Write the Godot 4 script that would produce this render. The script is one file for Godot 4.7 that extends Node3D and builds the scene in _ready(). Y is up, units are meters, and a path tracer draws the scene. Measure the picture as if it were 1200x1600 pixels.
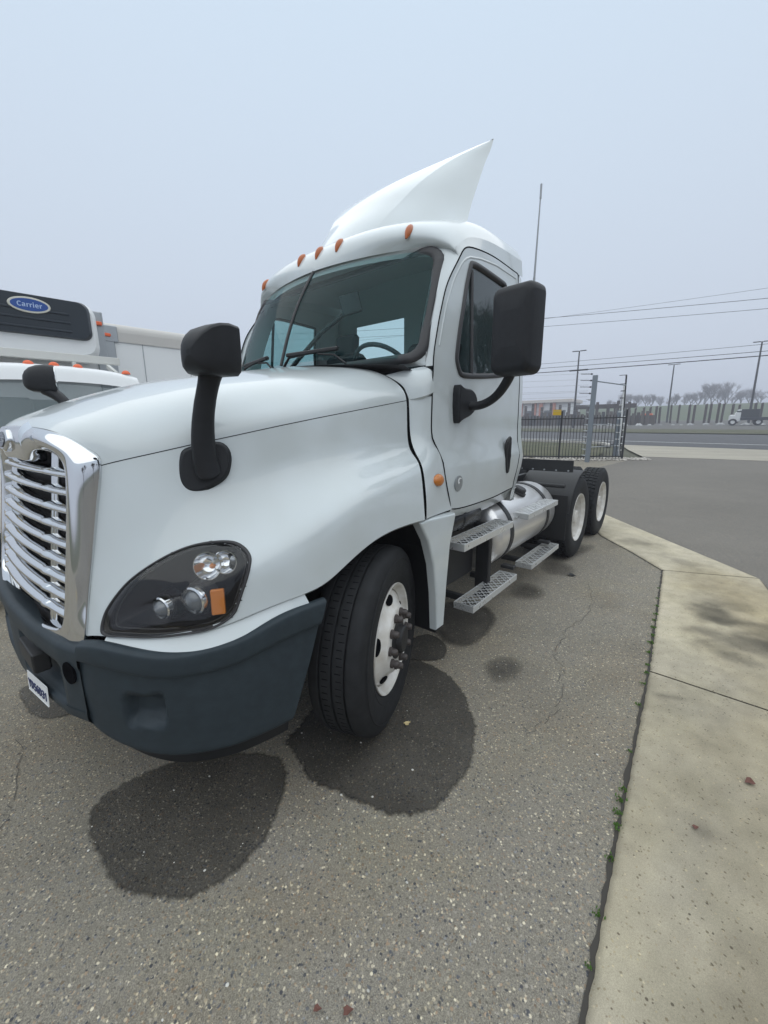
extends Node3D

# ---------------------------------------------------------------- mesh helpers
class MB:
	var v := PackedVector3Array()
	var n := PackedVector3Array()
	var uv := PackedVector2Array()
	var c := PackedColorArray()
	var ix := PackedInt32Array()
	var col := Color.WHITE
	var xf := Transform3D()

	func put(p: Vector3, nr: Vector3) -> int:
		var q := xf * p
		v.append(q)
		n.append((xf.basis * nr).normalized())
		uv.append(Vector2(q.x, q.z))
		c.append(col)
		return v.size() - 1

	func tri(a: int, b: int, d: int) -> void:   # winding follows the stored normals
		var f := (v[b] - v[a]).cross(v[d] - v[a])
		if f.dot(n[a] + n[b] + n[d]) > 0:
			ix.append_array([a, d, b])
		else:
			ix.append_array([a, b, d])

	func face(a: Vector3, b: Vector3, d: Vector3, nr: Vector3) -> void:
		var i := put(a, nr)
		put(b, nr)
		put(d, nr)
		tri(i, i + 1, i + 2)

	func quad(a: Vector3, b: Vector3, d: Vector3, e: Vector3, nr := Vector3.ZERO) -> void:
		if nr == Vector3.ZERO:
			nr = (d - a).cross(e - b).normalized()
		var i := put(a, nr)
		put(b, nr)
		put(d, nr)
		put(e, nr)
		tri(i, i + 1, i + 2)
		tri(i, i + 2, i + 3)

	# smooth sheet through a grid of points; normals point away from ref
	func grid(P: Array, ref: Vector3, tint = null, thick := 0.0, keep = null) -> void:
		var R := P.size()
		var C: int = P[0].size()
		var nn := []
		var s := 0.0
		for r in R:
			var row := PackedVector3Array()
			for k in C:
				var du: Vector3 = P[r][mini(k + 1, C - 1)] - P[r][maxi(k - 1, 0)]
				var dv: Vector3 = P[mini(r + 1, R - 1)][k] - P[maxi(r - 1, 0)][k]
				var q := du.cross(dv)
				if q.length() < 1e-9:
					var r2 := 1 if r == 0 else (R - 2 if r == R - 1 else r)
					du = P[r2][mini(k + 1, C - 1)] - P[r2][maxi(k - 1, 0)]
					var k2 := 1 if k == 0 else (C - 2 if k == C - 1 else k)
					dv = P[mini(r + 1, R - 1)][k2] - P[maxi(r - 1, 0)][k2]
					q = du.cross(dv)
				q = q.normalized()
				s += q.dot((P[r][k] as Vector3) - ref)
				row.append(q)
			nn.append(row)
		var sg := 1.0 if s >= 0 else -1.0
		var i0 := v.size()
		for r in R:
			for k in C:
				if tint != null:
					col = tint.call(P[r][k])
				put(P[r][k], nn[r][k] * sg)
		for r in R - 1:
			for k in C - 1:
				if keep != null and not keep.call((P[r][k] + P[r + 1][k + 1]) * 0.5):
					continue
				var a := i0 + r * C + k
				tri(a, a + 1, a + C + 1)
				tri(a, a + C + 1, a + C)
		if thick > 0.0:
			var Q := []
			for r in R:
				var row := PackedVector3Array()
				for k in C:
					row.append(P[r][k] - nn[r][k] * sg * thick)
				Q.append(row)
			var mid: Vector3 = Q[R / 2][C / 2] - nn[R / 2][C / 2] * sg * -1.0
			grid(Q, mid, tint)
			for e in [[P[0], Q[0]], [P[R - 1], Q[R - 1]]]:
				grid(e, P[R / 2][C / 2])
			var l := [PackedVector3Array(), PackedVector3Array(), PackedVector3Array(), PackedVector3Array()]
			for r in R:
				l[0].append(P[r][0])
				l[1].append(Q[r][0])
				l[2].append(P[r][C - 1])
				l[3].append(Q[r][C - 1])
			grid([l[0], l[1]], P[R / 2][C / 2])
			grid([l[2], l[3]], P[R / 2][C / 2])

	func box(at: Vector3, size: Vector3, bevel := 0.006, b := Basis()) -> void:
		var old := xf
		xf = xf * Transform3D(b, at)
		var h := size * 0.5
		bevel = minf(bevel, minf(h.x, minf(h.y, h.z)) * 0.6)
		var id := {}
		for sx in [-1, 1]:
			for sy in [-1, 1]:
				for sz in [-1, 1]:
					var k := Vector3(h.x * sx, h.y * sy, h.z * sz)
					for ax in 3:
						var p := k
						for o in 3:
							if o != ax:
								p[o] -= signf(p[o]) * bevel
						var nr := Vector3.ZERO
						nr[ax] = signf(k[ax])
						id[[sx, sy, sz, ax]] = put(p, nr)
		for ax in 3:
			var o1 := (ax + 1) % 3
			var o2 := (ax + 2) % 3
			for s in [-1, 1]:
				var q := []
				for pr in [[-1, -1], [1, -1], [1, 1], [-1, 1]]:
					var key := [0, 0, 0, ax]
					key[ax] = s
					key[o1] = pr[0]
					key[o2] = pr[1]
					q.append(id[key])
				tri(q[0], q[1], q[2])
				tri(q[0], q[2], q[3])
			for s1 in [-1, 1]:
				for s2 in [-1, 1]:
					var q := []
					for t in [[-1, o1], [1, o1], [1, o2], [-1, o2]]:
						var key := [0, 0, 0, t[1]]
						key[ax] = t[0]
						key[o1] = s1
						key[o2] = s2
						q.append(id[key])
					tri(q[0], q[1], q[2])
					tri(q[0], q[2], q[3])
		for sx in [-1, 1]:
			for sy in [-1, 1]:
				for sz in [-1, 1]:
					tri(id[[sx, sy, sz, 0]], id[[sx, sy, sz, 1]], id[[sx, sy, sz, 2]])
		xf = old

	# profile of (radius, height along axis)
	func lathe(prof: Array, origin: Vector3, axis: Vector3, segs := 32, sharp := 35.0, a0 := 0.0, a1 := TAU) -> void:
		var z := axis.normalized()
		var x := z.cross(Vector3.UP if absf(z.y) < 0.9 else Vector3.RIGHT).normalized()
		var y := z.cross(x)
		var m := prof.size()
		var segn := []
		for k in m - 1:
			var d: Vector2 = prof[k + 1] - prof[k]
			segn.append(Vector2(d.y, -d.x).normalized())
		for k in m - 1:
			var ns := [segn[k], segn[k]]
			if k > 0 and rad_to_deg(segn[k].angle_to(segn[k - 1])) < sharp and rad_to_deg(segn[k].angle_to(segn[k - 1])) > -sharp:
				ns[0] = (segn[k] + segn[k - 1]).normalized()
			if k < m - 2 and absf(rad_to_deg(segn[k].angle_to(segn[k + 1]))) < sharp:
				ns[1] = (segn[k] + segn[k + 1]).normalized()
			var i0 := v.size()
			for s in segs + 1:
				var a := a0 + (a1 - a0) * s / segs
				var rd := x * cos(a) + y * sin(a)
				for e in 2:
					var q: Vector2 = prof[k + e]
					put(origin + rd * q.x + z * q.y, rd * ns[e].x + z * ns[e].y)
			for s in segs:
				var a := i0 + s * 2
				tri(a, a + 1, a + 3)
				tri(a, a + 3, a + 2)

	func tube(path: Array, rad, sides := 8, caps := true, flat := 1.0) -> void:
		var m := path.size()
		var rows := []
		var t0: Vector3 = (path[1] - path[0]).normalized()
		var x := t0.cross(Vector3.UP if absf(t0.y) < 0.9 else Vector3.RIGHT).normalized()
		var i0 := v.size()
		for k in m:
			var t: Vector3 = (path[mini(k + 1, m - 1)] - path[maxi(k - 1, 0)]).normalized()
			x = (x - t * x.dot(t)).normalized()
			var y := t.cross(x)
			var r: float = rad[k] if rad is Array else rad
			for s in sides + 1:
				var a := TAU * s / sides
				var d := x * cos(a) + y * sin(a) * flat
				put(path[k] + d * r, x * cos(a) * flat + y * sin(a))
		for k in m - 1:
			for s in sides:
				var a := i0 + k * (sides + 1) + s
				tri(a, a + 1, a + sides + 2)
				tri(a, a + sides + 2, a + sides + 1)
		if caps:
			for e in [[0, -1.0], [m - 1, 1.0]]:
				var b0: int = i0 + e[0] * (sides + 1)
				var nr: Vector3 = (path[mini(e[0] + 1, m - 1)] - path[maxi(e[0] - 1, 0)]).normalized() * e[1]
				var inv := xf.affine_inverse()
				var j := put(path[e[0]], nr)
				for s in sides + 1:
					put(inv * v[b0 + s], nr)
				for s in sides:
					tri(j, j + 1 + s, j + 2 + s)

	# polygon in the xy plane of t, extruded along its +z, front edge chamfered
	func prism(poly: Array, t: Transform3D, depth: float, bevel := 0.0) -> void:
		var old := xf
		xf = xf * t
		var m := poly.size()
		var area := 0.0
		for k in m:
			area += poly[k].cross(poly[(k + 1) % m])
		var P: Array = poly.duplicate()
		if area < 0:
			P.reverse()
		var inner := []
		for k in m:
			var a: Vector2 = (P[k] - P[(k + m - 1) % m]).normalized()
			var b: Vector2 = (P[(k + 1) % m] - P[k]).normalized()
			var na := Vector2(-a.y, a.x)
			var nb := Vector2(-b.y, b.x)
			var bi := (na + nb).normalized()
			inner.append(P[k] + bi * bevel / maxf(0.5, bi.dot(na)))
		var tr := Geometry2D.triangulate_polygon(PackedVector2Array(inner))
		if tr.is_empty():
			inner = P.duplicate()
			tr = Geometry2D.triangulate_polygon(PackedVector2Array(inner))
		var i0 := v.size()
		for q in inner:
			put(Vector3(q.x, q.y, depth), Vector3.BACK)
		for k in range(0, tr.size(), 3):
			tri(i0 + tr[k], i0 + tr[k + 1], i0 + tr[k + 2])
		i0 = v.size()
		for q in P:
			put(Vector3(q.x, q.y, 0), Vector3.FORWARD)
		var tr2 := Geometry2D.triangulate_polygon(PackedVector2Array(P))
		for k in range(0, tr2.size(), 3):
			tri(i0 + tr2[k], i0 + tr2[k + 1], i0 + tr2[k + 2])
		for k in m:
			var k2 := (k + 1) % m
			var d: Vector2 = (P[k2] - P[k]).normalized()
			var o := Vector3(d.y, -d.x, 0)
			var dk := [o, o]
			for e in 2:
				var j: int = [k, k2][e]
				var a: Vector2 = (P[j] - P[(j + m - 1) % m]).normalized()
				var b: Vector2 = (P[(j + 1) % m] - P[j]).normalized()
				if a.dot(b) > 0.75:
					var w := (a + b).normalized()
					dk[e] = Vector3(w.y, -w.x, 0)
			var i := put(Vector3(P[k].x, P[k].y, 0), dk[0])
			put(Vector3(P[k2].x, P[k2].y, 0), dk[1])
			put(Vector3(P[k2].x, P[k2].y, depth - bevel), dk[1])
			put(Vector3(P[k].x, P[k].y, depth - bevel), dk[0])
			tri(i, i + 1, i + 2)
			tri(i, i + 2, i + 3)
			if bevel > 0:
				i = put(Vector3(P[k].x, P[k].y, depth - bevel), dk[0])
				put(Vector3(P[k2].x, P[k2].y, depth - bevel), dk[1])
				put(Vector3(inner[k2].x, inner[k2].y, depth), Vector3.BACK)
				put(Vector3(inner[k].x, inner[k].y, depth), Vector3.BACK)
				tri(i, i + 1, i + 2)
				tri(i, i + 2, i + 3)
		xf = old

	# closed or open stack of loops (each the same number of points)
	func loft(loops: Array, cap := true) -> void:
		var mid := Vector3.ZERO
		var cnt := 0
		for l in loops:
			for q in l:
				mid += q
				cnt += 1
		mid /= cnt
		var L := []
		for l in loops:
			var r := PackedVector3Array(l)
			r.append(l[0])
			L.append(r)
		grid(L, mid)
		if cap:
			for l in [loops[0], loops[-1]]:
				var ctr := Vector3.ZERO
				for q in l:
					ctr += q
				ctr /= l.size()
				var nr: Vector3 = (l[1] - l[0]).cross(l[l.size() / 2] - l[0]).normalized()
				if nr.dot(ctr - mid) < 0:
					nr = -nr
				var j := put(ctr, nr)
				for q in l:
					put(q, nr)
				for k in l.size():
					tri(j, j + 1 + k, j + 1 + (k + 1) % l.size())

	func mesh() -> ArrayMesh:
		var a := []
		a.resize(Mesh.ARRAY_MAX)
		a[Mesh.ARRAY_VERTEX] = v
		a[Mesh.ARRAY_NORMAL] = n
		a[Mesh.ARRAY_TEX_UV] = uv
		a[Mesh.ARRAY_COLOR] = c
		a[Mesh.ARRAY_INDEX] = ix
		var m := ArrayMesh.new()
		m.add_surface_from_arrays(Mesh.PRIMITIVE_TRIANGLES, a)
		return m


var taken := {}
var M := {}

func numbered(s: String) -> String:
	taken[s] = taken.get(s, -1) + 1
	return s if taken[s] == 0 else "%s_%03d" % [s, taken[s]]

func obj(called: String, mb: MB, mat: Material, parent: Node3D = null) -> MeshInstance3D:
	return inst(called, mb.mesh(), mat, parent)

func inst(called: String, mesh: Mesh, mat: Material, parent: Node3D = null) -> MeshInstance3D:
	var o := MeshInstance3D.new()
	o.mesh = mesh
	o.material_override = mat
	var p: Node3D = parent if parent else self
	if parent:
		var k := 0
		var nm := called
		while p.has_node(nm):
			k += 1
			nm = "%s_%03d" % [called, k]
		o.name = nm
	else:
		o.name = numbered(called)
	p.add_child(o, true)
	return o

func thing(called: String, label: String, category: String, at := Vector3.ZERO, turn := 0.0, group := "") -> Node3D:
	var o := Node3D.new()
	o.name = numbered(called)
	add_child(o, true)
	o.position = at
	o.rotation.y = turn
	return tag(o, label, category, group)

func tag(o: Node3D, label: String, category: String, group := "") -> Node3D:
	o.set_meta("label", label)
	o.set_meta("category", category)
	if group:
		o.set_meta("group", group)
	return o

func kind(o: Node3D, k: String, label := "") -> Node3D:
	o.set_meta("kind", k)
	if label:
		o.set_meta("label", label)
	return o

func mat(albedo: Color, rough := 0.6, metal := 0.0, spec := 0.5) -> StandardMaterial3D:   # albedo given as linear values
	var m := StandardMaterial3D.new()
	m.albedo_color = albedo.linear_to_srgb()
	m.roughness = rough
	m.metallic = metal
	m.metallic_specular = spec
	return m

const NTH := ["first", "second", "third", "fourth", "fifth", "sixth", "seventh", "eighth", "ninth", "tenth", "eleventh", "twelfth", "thirteenth", "fourteenth", "fifteenth", "sixteenth", "seventeenth", "eighteenth", "nineteenth", "twentieth", "twenty-first", "twenty-second", "twenty-third", "twenty-fourth", "twenty-fifth", "twenty-sixth"]

func gray(v: float) -> Color:
	return Color(v, v, v)

# natural cubic spline through points, n samples per interval
func spl(P: Array, n: int) -> PackedVector3Array:
	var k := P.size()
	var out := PackedVector3Array()
	var Md := []
	Md.resize(k)
	Md.fill(Vector3.ZERO)
	if k > 2:
		var cp := []
		var dp := []
		cp.resize(k)
		dp.resize(k)
		cp[0] = 0.0
		dp[0] = Vector3.ZERO
		for i in range(1, k - 1):
			var rhs: Vector3 = 6.0 * (P[i - 1] - 2.0 * P[i] + P[i + 1])
			var den: float = 4.0 - cp[i - 1]
			cp[i] = 1.0 / den
			dp[i] = (rhs - dp[i - 1]) / den
		for i in range(k - 2, 0, -1):
			Md[i] = dp[i] - cp[i] * Md[i + 1]
	for i in k - 1:
		for j in n + (1 if i == k - 2 else 0):
			var t := float(j) / n
			var s := 1.0 - t
			out.append(P[i] * s + P[i + 1] * t + ((s * s * s - s) * Md[i] + (t * t * t - t) * Md[i + 1]) / 6.0)
	return out

func surf(rows: Array, nu: int, nv: int) -> Array:
	var A := []
	for r in rows:
		A.append(spl(r, nu))
	var C: int = A[0].size()
	var cols := []
	for k in C:
		var q := []
		for r in A:
			q.append(r[k])
		cols.append(spl(q, nv))
	var out := []
	for j in cols[0].size():
		var row := PackedVector3Array()
		for k in C:
			row.append(cols[k][j])
		out.append(row)
	return out

func resample(P: Array, n: int) -> PackedVector3Array:   # n points at even spacing along a polyline
	var L := [0.0]
	for k in range(1, P.size()):
		L.append(L[-1] + P[k].distance_to(P[k - 1]))
	var out := PackedVector3Array()
	var j := 0
	for i in n:
		var d: float = L[-1] * i / (n - 1)
		while j < P.size() - 2 and L[j + 1] < d:
			j += 1
		var t: float = clampf((d - L[j]) / maxf(L[j + 1] - L[j], 1e-9), 0, 1)
		out.append(P[j].lerp(P[j + 1], t))
	return out

func between(a: PackedVector3Array, b: PackedVector3Array, n: int) -> Array:
	var out := []
	for r in n + 1:
		var row := PackedVector3Array()
		for k in a.size():
			row.append(a[k].lerp(b[k], float(r) / n))
		out.append(row)
	return out

func mx(P, s: float):   # mirror across the truck's middle when s is -1
	var out := []
	for q in P:
		out.append(Vector3(q.x * s, q.y, q.z))
	return out

func V(x: float, y: float, z: float) -> Vector3:
	return Vector3(x, y, z)

func round_rect(w: float, h: float, r: float, n := 4) -> Array:
	var out := []
	for k in 4:
		var cx: float = [1, -1, -1, 1][k] * (w * 0.5 - r)
		var cy: float = [1, 1, -1, -1][k] * (h * 0.5 - r)
		for j in n + 1:
			var a := PI * 0.5 * (k + float(j) / n)
			out.append(Vector2(cx + r * cos(a), cy + r * sin(a)))
	return out

func oval(a: float, b: float, n := 20) -> Array:
	var out := []
	for k in n:
		out.append(Vector2(a * cos(TAU * k / n), b * sin(TAU * k / n)))
	return out

func facing(z: Vector3, up := Vector3.UP, at := Vector3.ZERO) -> Transform3D:   # +z of the frame looks along z
	z = z.normalized()
	var x := up.cross(z).normalized()
	return Transform3D(Basis(x, z.cross(x), z), at)

func rng(s: int) -> RandomNumberGenerator:
	var r := RandomNumberGenerator.new()
	r.seed = s
	return r

# height of the land: level yard, then a slow rise to the road and the far bank
func land(z: float) -> float:
	var K := [[30.0, 0.0], [-7.0, 0.0], [-19.0, 0.264], [-26.0, 0.418], [-45.0, 0.836], [-54.0, 1.04], [-67.0, 1.33], [-74.0, 1.45], [-90.0, 2.05], [-112.0, 2.4], [-140.0, 6.7], [-175.0, 6.9], [-500.0, 7.2]]
	for k in K.size() - 1:
		if z >= K[k + 1][0]:
			return lerpf(K[k][1], K[k + 1][1], clampf((K[k][0] - z) / (K[k][0] - K[k + 1][0]), 0, 1))
	return 7.2

func _ready() -> void:
	var cam := Camera3D.new()
	cam.name = "camera"
	cam.fov = 103.93
	cam.near = 0.05
	cam.far = 900.0
	cam.transform = Transform3D(Basis(Vector3.UP, 0.6803) * Basis(Vector3.RIGHT, -0.2111) * Basis(Vector3.BACK, -0.0078), V(2.3815, 1.6378, 1.5148))
	add_child(cam)
	cam.current = true
	var env := Environment.new()
	env.background_mode = Environment.BG_SKY
	var sm := ProceduralSkyMaterial.new()
	sm.sky_top_color = Color(0.76, 0.842, 0.91)
	sm.sky_horizon_color = Color(0.722, 0.752, 0.803)
	sm.sky_curve = 0.75
	sm.sky_energy_multiplier = 1.0
	sm.ground_bottom_color = Color(0.36, 0.35, 0.34)
	sm.ground_horizon_color = Color(0.62, 0.63, 0.66)
	sm.sun_angle_max = 1.0
	var sky := Sky.new()
	sky.sky_material = sm
	env.sky = sky
	env.tonemap_mode = Environment.TONE_MAPPER_LINEAR
	env.tonemap_exposure = 1.3
	env.sdfgi_enabled = true
	env.ssao_enabled = true
	env.ssil_enabled = true
	env.fog_enabled = true
	env.fog_density = 0.0035
	env.fog_light_color = Color(0.84, 0.85, 0.89)
	var we := WorldEnvironment.new()
	we.name = "environment"
	we.environment = env
	add_child(we)
	var sun := DirectionalLight3D.new()
	sun.name = "sun"
	sun.light_energy = 0.5
	sun.light_color = Color(1.0, 0.985, 0.95)
	sun.light_angular_distance = 120.0
	sun.shadow_enabled = true
	sun.sky_mode = DirectionalLight3D.SKY_MODE_LIGHT_ONLY
	sun.transform = Transform3D(Basis(), V(0, 20, 0)).looking_at(V(-0.8, 0, -0.8), Vector3.UP)
	add_child(sun)

	make_materials()
	build_ground()
	build_truck()
	build_reefer_truck()
	build_box_truck()
	build_flatbed()
	build_fence()
	build_street()
	build_trees()
	build_small()

# ---------------------------------------------------------------- textures
func speckle(n: int, sd: int, base: float, spread: float, stones: int, tones: Array, rmin: float, rmax: float) -> Array:
	var r := rng(sd)
	var c := PackedByteArray()
	var h := PackedByteArray()
	c.resize(n * n * 3)
	h.resize(n * n)
	var nz := FastNoiseLite.new()
	nz.seed = sd
	nz.frequency = 0.02
	nz.fractal_octaves = 3
	for y in n:
		for x in n:
			var t := absf(float(x) / n * 2 - 1)
			var q := base + (r.randf() - 0.5) * spread
			if (x & 1) == 0:
				q += nz.get_noise_2d(x, y) * 8.0 * (1.0 - t * t)
			var k := (y * n + x) * 3
			var b := clampi(int(q), 0, 255)
			c[k] = b
			c[k + 1] = clampi(int(q * 0.98), 0, 255)
			c[k + 2] = clampi(int(q * 0.93), 0, 255)
			h[y * n + x] = clampi(int(70 + r.randf() * 40), 0, 255)
	for s in stones:
		var px := r.randi() % n
		var py := r.randi() % n
		var rad := lerpf(rmin, rmax, pow(r.randf(), 2.5))
		var el := r.randf_range(0.6, 1.0)
		var an := r.randf() * PI
		var ca := cos(an)
		var sa := sin(an)
		var tone: Color = tones[r.randi() % tones.size()]
		var f := r.randf_range(0.8, 1.2)
		var top := 120 + r.randi() % 130
		var ir := int(ceil(rad))
		for dy in range(-ir, ir + 1):
			for dx in range(-ir, ir + 1):
				var a := (dx * ca + dy * sa) / rad
				var b2 := (-dx * sa + dy * ca) / (rad * el)
				if a * a + b2 * b2 <= 1.0:
					var at := ((py + dy + n) % n) * n + (px + dx + n) % n
					c[at * 3] = clampi(int(tone.r * 255 * f), 0, 255)
					c[at * 3 + 1] = clampi(int(tone.g * 255 * f), 0, 255)
					c[at * 3 + 2] = clampi(int(tone.b * 255 * f), 0, 255)
					h[at] = top
	var im := Image.create_from_data(n, n, false, Image.FORMAT_RGB8, c)
	var hm := Image.create_from_data(n, n, false, Image.FORMAT_L8, h)
	return [ImageTexture.create_from_image(im), ImageTexture.create_from_image(hm)]

func noise_tex(sd: int, freq: float, lo: Color, hi: Color, n := 512) -> NoiseTexture2D:
	var nz := FastNoiseLite.new()
	nz.seed = sd
	nz.frequency = freq
	nz.fractal_octaves = 5
	var t := NoiseTexture2D.new()
	t.width = n
	t.height = n
	t.seamless = true
	t.noise = nz
	var g := Gradient.new()
	g.set_color(0, lo)
	g.set_color(1, hi)
	t.color_ramp = g
	return t

func fbm(sd: int, freq: float, oct := 4) -> FastNoiseLite:
	var nz := FastNoiseLite.new()
	nz.seed = sd
	nz.frequency = freq
	nz.fractal_octaves = oct
	return nz

func make_materials() -> void:
	var tones := [Color(0.42, 0.41, 0.39), Color(0.50, 0.49, 0.46), Color(0.58, 0.56, 0.51), Color(0.63, 0.60, 0.54), Color(0.36, 0.37, 0.39), Color(0.53, 0.48, 0.42), Color(0.31, 0.32, 0.35), Color(0.56, 0.55, 0.53), Color(0.44, 0.45, 0.47), Color(0.56, 0.50, 0.44), Color(0.74, 0.72, 0.66), Color(0.64, 0.62, 0.57), Color(0.48, 0.47, 0.45), Color(0.52, 0.51, 0.49)]
	var a := speckle(1024, 5, 126, 54, 52000, tones, 0.9, 2.9)
	var bright := [Color(0.9, 0.89, 0.84), Color(0.86, 0.80, 0.68)]
	var m := mat(Color(1.0, 0.945, 0.86), 0.9)
	m.albedo_texture = a[0]
	m.uv1_scale = Vector3(0.52, 0.52, 1)
	m.heightmap_enabled = true
	m.heightmap_texture = a[1]
	m.heightmap_scale = 0.28
	m.vertex_color_use_as_albedo = true
	M.asphalt = m
	var w: StandardMaterial3D = m.duplicate()
	w.transparency = BaseMaterial3D.TRANSPARENCY_ALPHA
	w.roughness = 0.6
	w.metallic_specular = 0.35
	M.wet = w
	var d: StandardMaterial3D = m.duplicate()
	d.uv1_scale = Vector3(0.8, 0.8, 1)
	d.heightmap_scale = 0.12
	d.albedo_color = Color(0.87, 0.83, 0.79).linear_to_srgb()
	M.drive = d
	var ct := [Color(0.68, 0.65, 0.58), Color(0.74, 0.71, 0.64), Color(0.62, 0.59, 0.53), Color(0.55, 0.52, 0.48), Color(0.78, 0.75, 0.69), Color(0.70, 0.67, 0.61)]
	var b := speckle(1024, 9, 192, 30, 9000, ct, 0.8, 2.8)
	m = mat(Color(1.0, 0.93, 0.79), 0.9)
	m.albedo_texture = b[0]
	m.uv1_scale = Vector3(0.6, 0.6, 1)
	m.heightmap_enabled = true
	m.heightmap_texture = b[1]
	m.heightmap_scale = 0.12
	m.vertex_color_use_as_albedo = true
	M.concrete = m
	M.pebble = mat(Color(1, 1, 1), 0.8)
	M.pebble.vertex_color_use_as_albedo = true
	M.vc = M.pebble
	# truck
	m = mat(Color(0.55, 0.595, 0.612), 0.3)
	m.clearcoat_enabled = true
	m.clearcoat = 0.8
	m.clearcoat_roughness = 0.06
	m.albedo_texture = noise_tex(55, 0.006, Color(0.955, 0.95, 0.935), Color(1, 1, 1))
	m.uv1_triplanar = true
	m.uv1_scale = Vector3(0.9, 0.9, 0.9)
	M.paint = m
	m = mat(Color(0.70, 0.71, 0.72), 0.07, 1.0)
	M.chrome = m
	m = mat(Color(0.66, 0.67, 0.67), 0.28, 0.55)
	m.roughness_texture = noise_tex(3, 0.02, Color(0.55, 0.55, 0.55), Color(1, 1, 1))
	m.roughness_texture_channel = BaseMaterial3D.TEXTURE_CHANNEL_RED
	m.roughness = 0.42
	m.uv1_triplanar = true
	M.alu = m
	m = mat(Color(0.029, 0.041, 0.050), 0.55, 0.0, 0.38)
	m.heightmap_enabled = true
	m.heightmap_texture = noise_tex(4, 0.2, Color.BLACK, Color.WHITE)
	m.heightmap_scale = 0.04
	m.uv1_triplanar = true
	m.uv1_scale = Vector3(3, 3, 3)
	m.albedo_texture = noise_tex(56, 0.012, Color(0.86, 0.86, 0.86), Color(1, 1, 1))
	M.bumper = m
	var mm: StandardMaterial3D = m.duplicate()
	mm.albedo_color = Color(0.018, 0.019, 0.022).linear_to_srgb()
	mm.roughness = 0.5
	M.plastic = mm
	m = mat(Color(0.019, 0.020, 0.022), 0.72, 0.0, 0.4)
	m.albedo_texture = noise_tex(8, 0.012, Color(0.72, 0.72, 0.72), Color(1, 1, 1))
	m.uv1_triplanar = true
	m.uv1_scale = Vector3(2, 2, 2)
	M.tyre = m
	M.black = mat(Color(0.012, 0.012, 0.013), 0.55)
	M.frame = mat(Color(0.02, 0.021, 0.023), 0.5)
	M.dark = mat(Color(0.004, 0.004, 0.005), 0.9, 0.0, 0.1)
	M.rubber = mat(Color(0.03, 0.029, 0.031), 0.5)
	M.interior = mat(Color(0.42, 0.43, 0.43), 0.8)
	M.seat = mat(Color(0.035, 0.04, 0.045), 0.85)
	M.wheel = mat(Color(0.78, 0.78, 0.77), 0.35)
	M.wheel.albedo_texture = noise_tex(61, 0.02, Color(0.80, 0.77, 0.72), Color(1, 1, 1))
	M.wheel.uv1_triplanar = true
	M.wheel.clearcoat_enabled = true
	M.wheel.clearcoat = 0.4
	M.nut = mat(Color(0.055, 0.045, 0.042), 0.5)
	m = mat(Color(0.50, 0.15, 0.006), 0.22)
	m.clearcoat_enabled = true
	M.amber = m
	M.orange_lens = mat(Color(0.42, 0.105, 0.02), 0.3)
	m = mat(Color(0.06, 0.16, 0.17, 0.08), 0.02)
	m.transparency = BaseMaterial3D.TRANSPARENCY_ALPHA
	m.metallic_specular = 0.24
	M.glass = m
	m = mat(Color(0.50, 0.89, 0.89, 0.0), 0.0, 0.0, 0.0)
	m.refraction_enabled = true
	m.refraction_scale = 0.0002
	M.film = m
	m = mat(Color(0.012, 0.02, 0.021, 0.5), 0.02)
	m.transparency = BaseMaterial3D.TRANSPARENCY_ALPHA
	m.metallic_specular = 0.6
	M.sideglass = m
	m = mat(Color(0.02, 0.02, 0.02, 0.03), 0.02)
	m.transparency = BaseMaterial3D.TRANSPARENCY_ALPHA
	M.lens = m
	M.lampblack = mat(Color(0.008, 0.007, 0.009), 0.35, 0.0, 0.3)
	M.white = mat(Color(0.72, 0.73, 0.73), 0.4)
	M.offwhite = mat(Color(0.55, 0.55, 0.52), 0.6)
	M.steel = mat(Color(0.22, 0.25, 0.28), 0.45, 0.5)
	M.galv = mat(Color(0.36, 0.38, 0.40), 0.5, 0.4)
	M.iron = mat(Color(0.012, 0.012, 0.014), 0.5)
	M.yellow = mat(Color(0.62, 0.40, 0.01), 0.45)
	M.blue = mat(Color(0.02, 0.07, 0.28), 0.25)
	M.navy = mat(Color(0.02, 0.03, 0.10), 0.6)
	M.tape = mat(Color(0.62, 0.68, 0.76), 0.6)
	M.rust = mat(Color(0.075, 0.05, 0.038), 0.85)
	M.rust.albedo_texture = noise_tex(21, 0.02, Color(0.6, 0.6, 0.6), Color(1, 1, 1))
	M.rust.uv1_triplanar = true
	M.orange = mat(Color(0.75, 0.13, 0.04), 0.5)
	M.wood = mat(Color(0.09, 0.075, 0.06), 0.9)
	M.bark = mat(Color(0.085, 0.07, 0.06), 0.9)
	M.wire = mat(Color(0.03, 0.03, 0.035), 0.6)
	m = mat(Color(1, 1, 1), 0.95)
	m.vertex_color_use_as_albedo = true
	m.albedo_texture = noise_tex(31, 0.08, Color(0.55, 0.55, 0.55), Color(1, 1, 1))
	m.uv1_scale = Vector3(0.35, 0.35, 1)
	m.heightmap_enabled = true
	m.heightmap_texture = m.albedo_texture
	m.heightmap_scale = 4.0
	M.soil = m
	m = mat(Color(0.065, 0.14, 0.025), 0.7)
	m.backlight_enabled = true
	m.backlight = Color(0.3, 0.4, 0.1)
	M.leaf = m
	M.redleaf = mat(Color(0.13, 0.055, 0.04), 0.8)
	M.road = mat(Color(0.10, 0.10, 0.105), 0.9)
	M.road.albedo_texture = noise_tex(41, 0.05, Color(0.75, 0.75, 0.75), Color(1, 1, 1))
	M.road.uv1_scale = Vector3(0.2, 0.2, 1)
	M.marking = mat(Color(0.62, 0.62, 0.60), 0.7)

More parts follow.
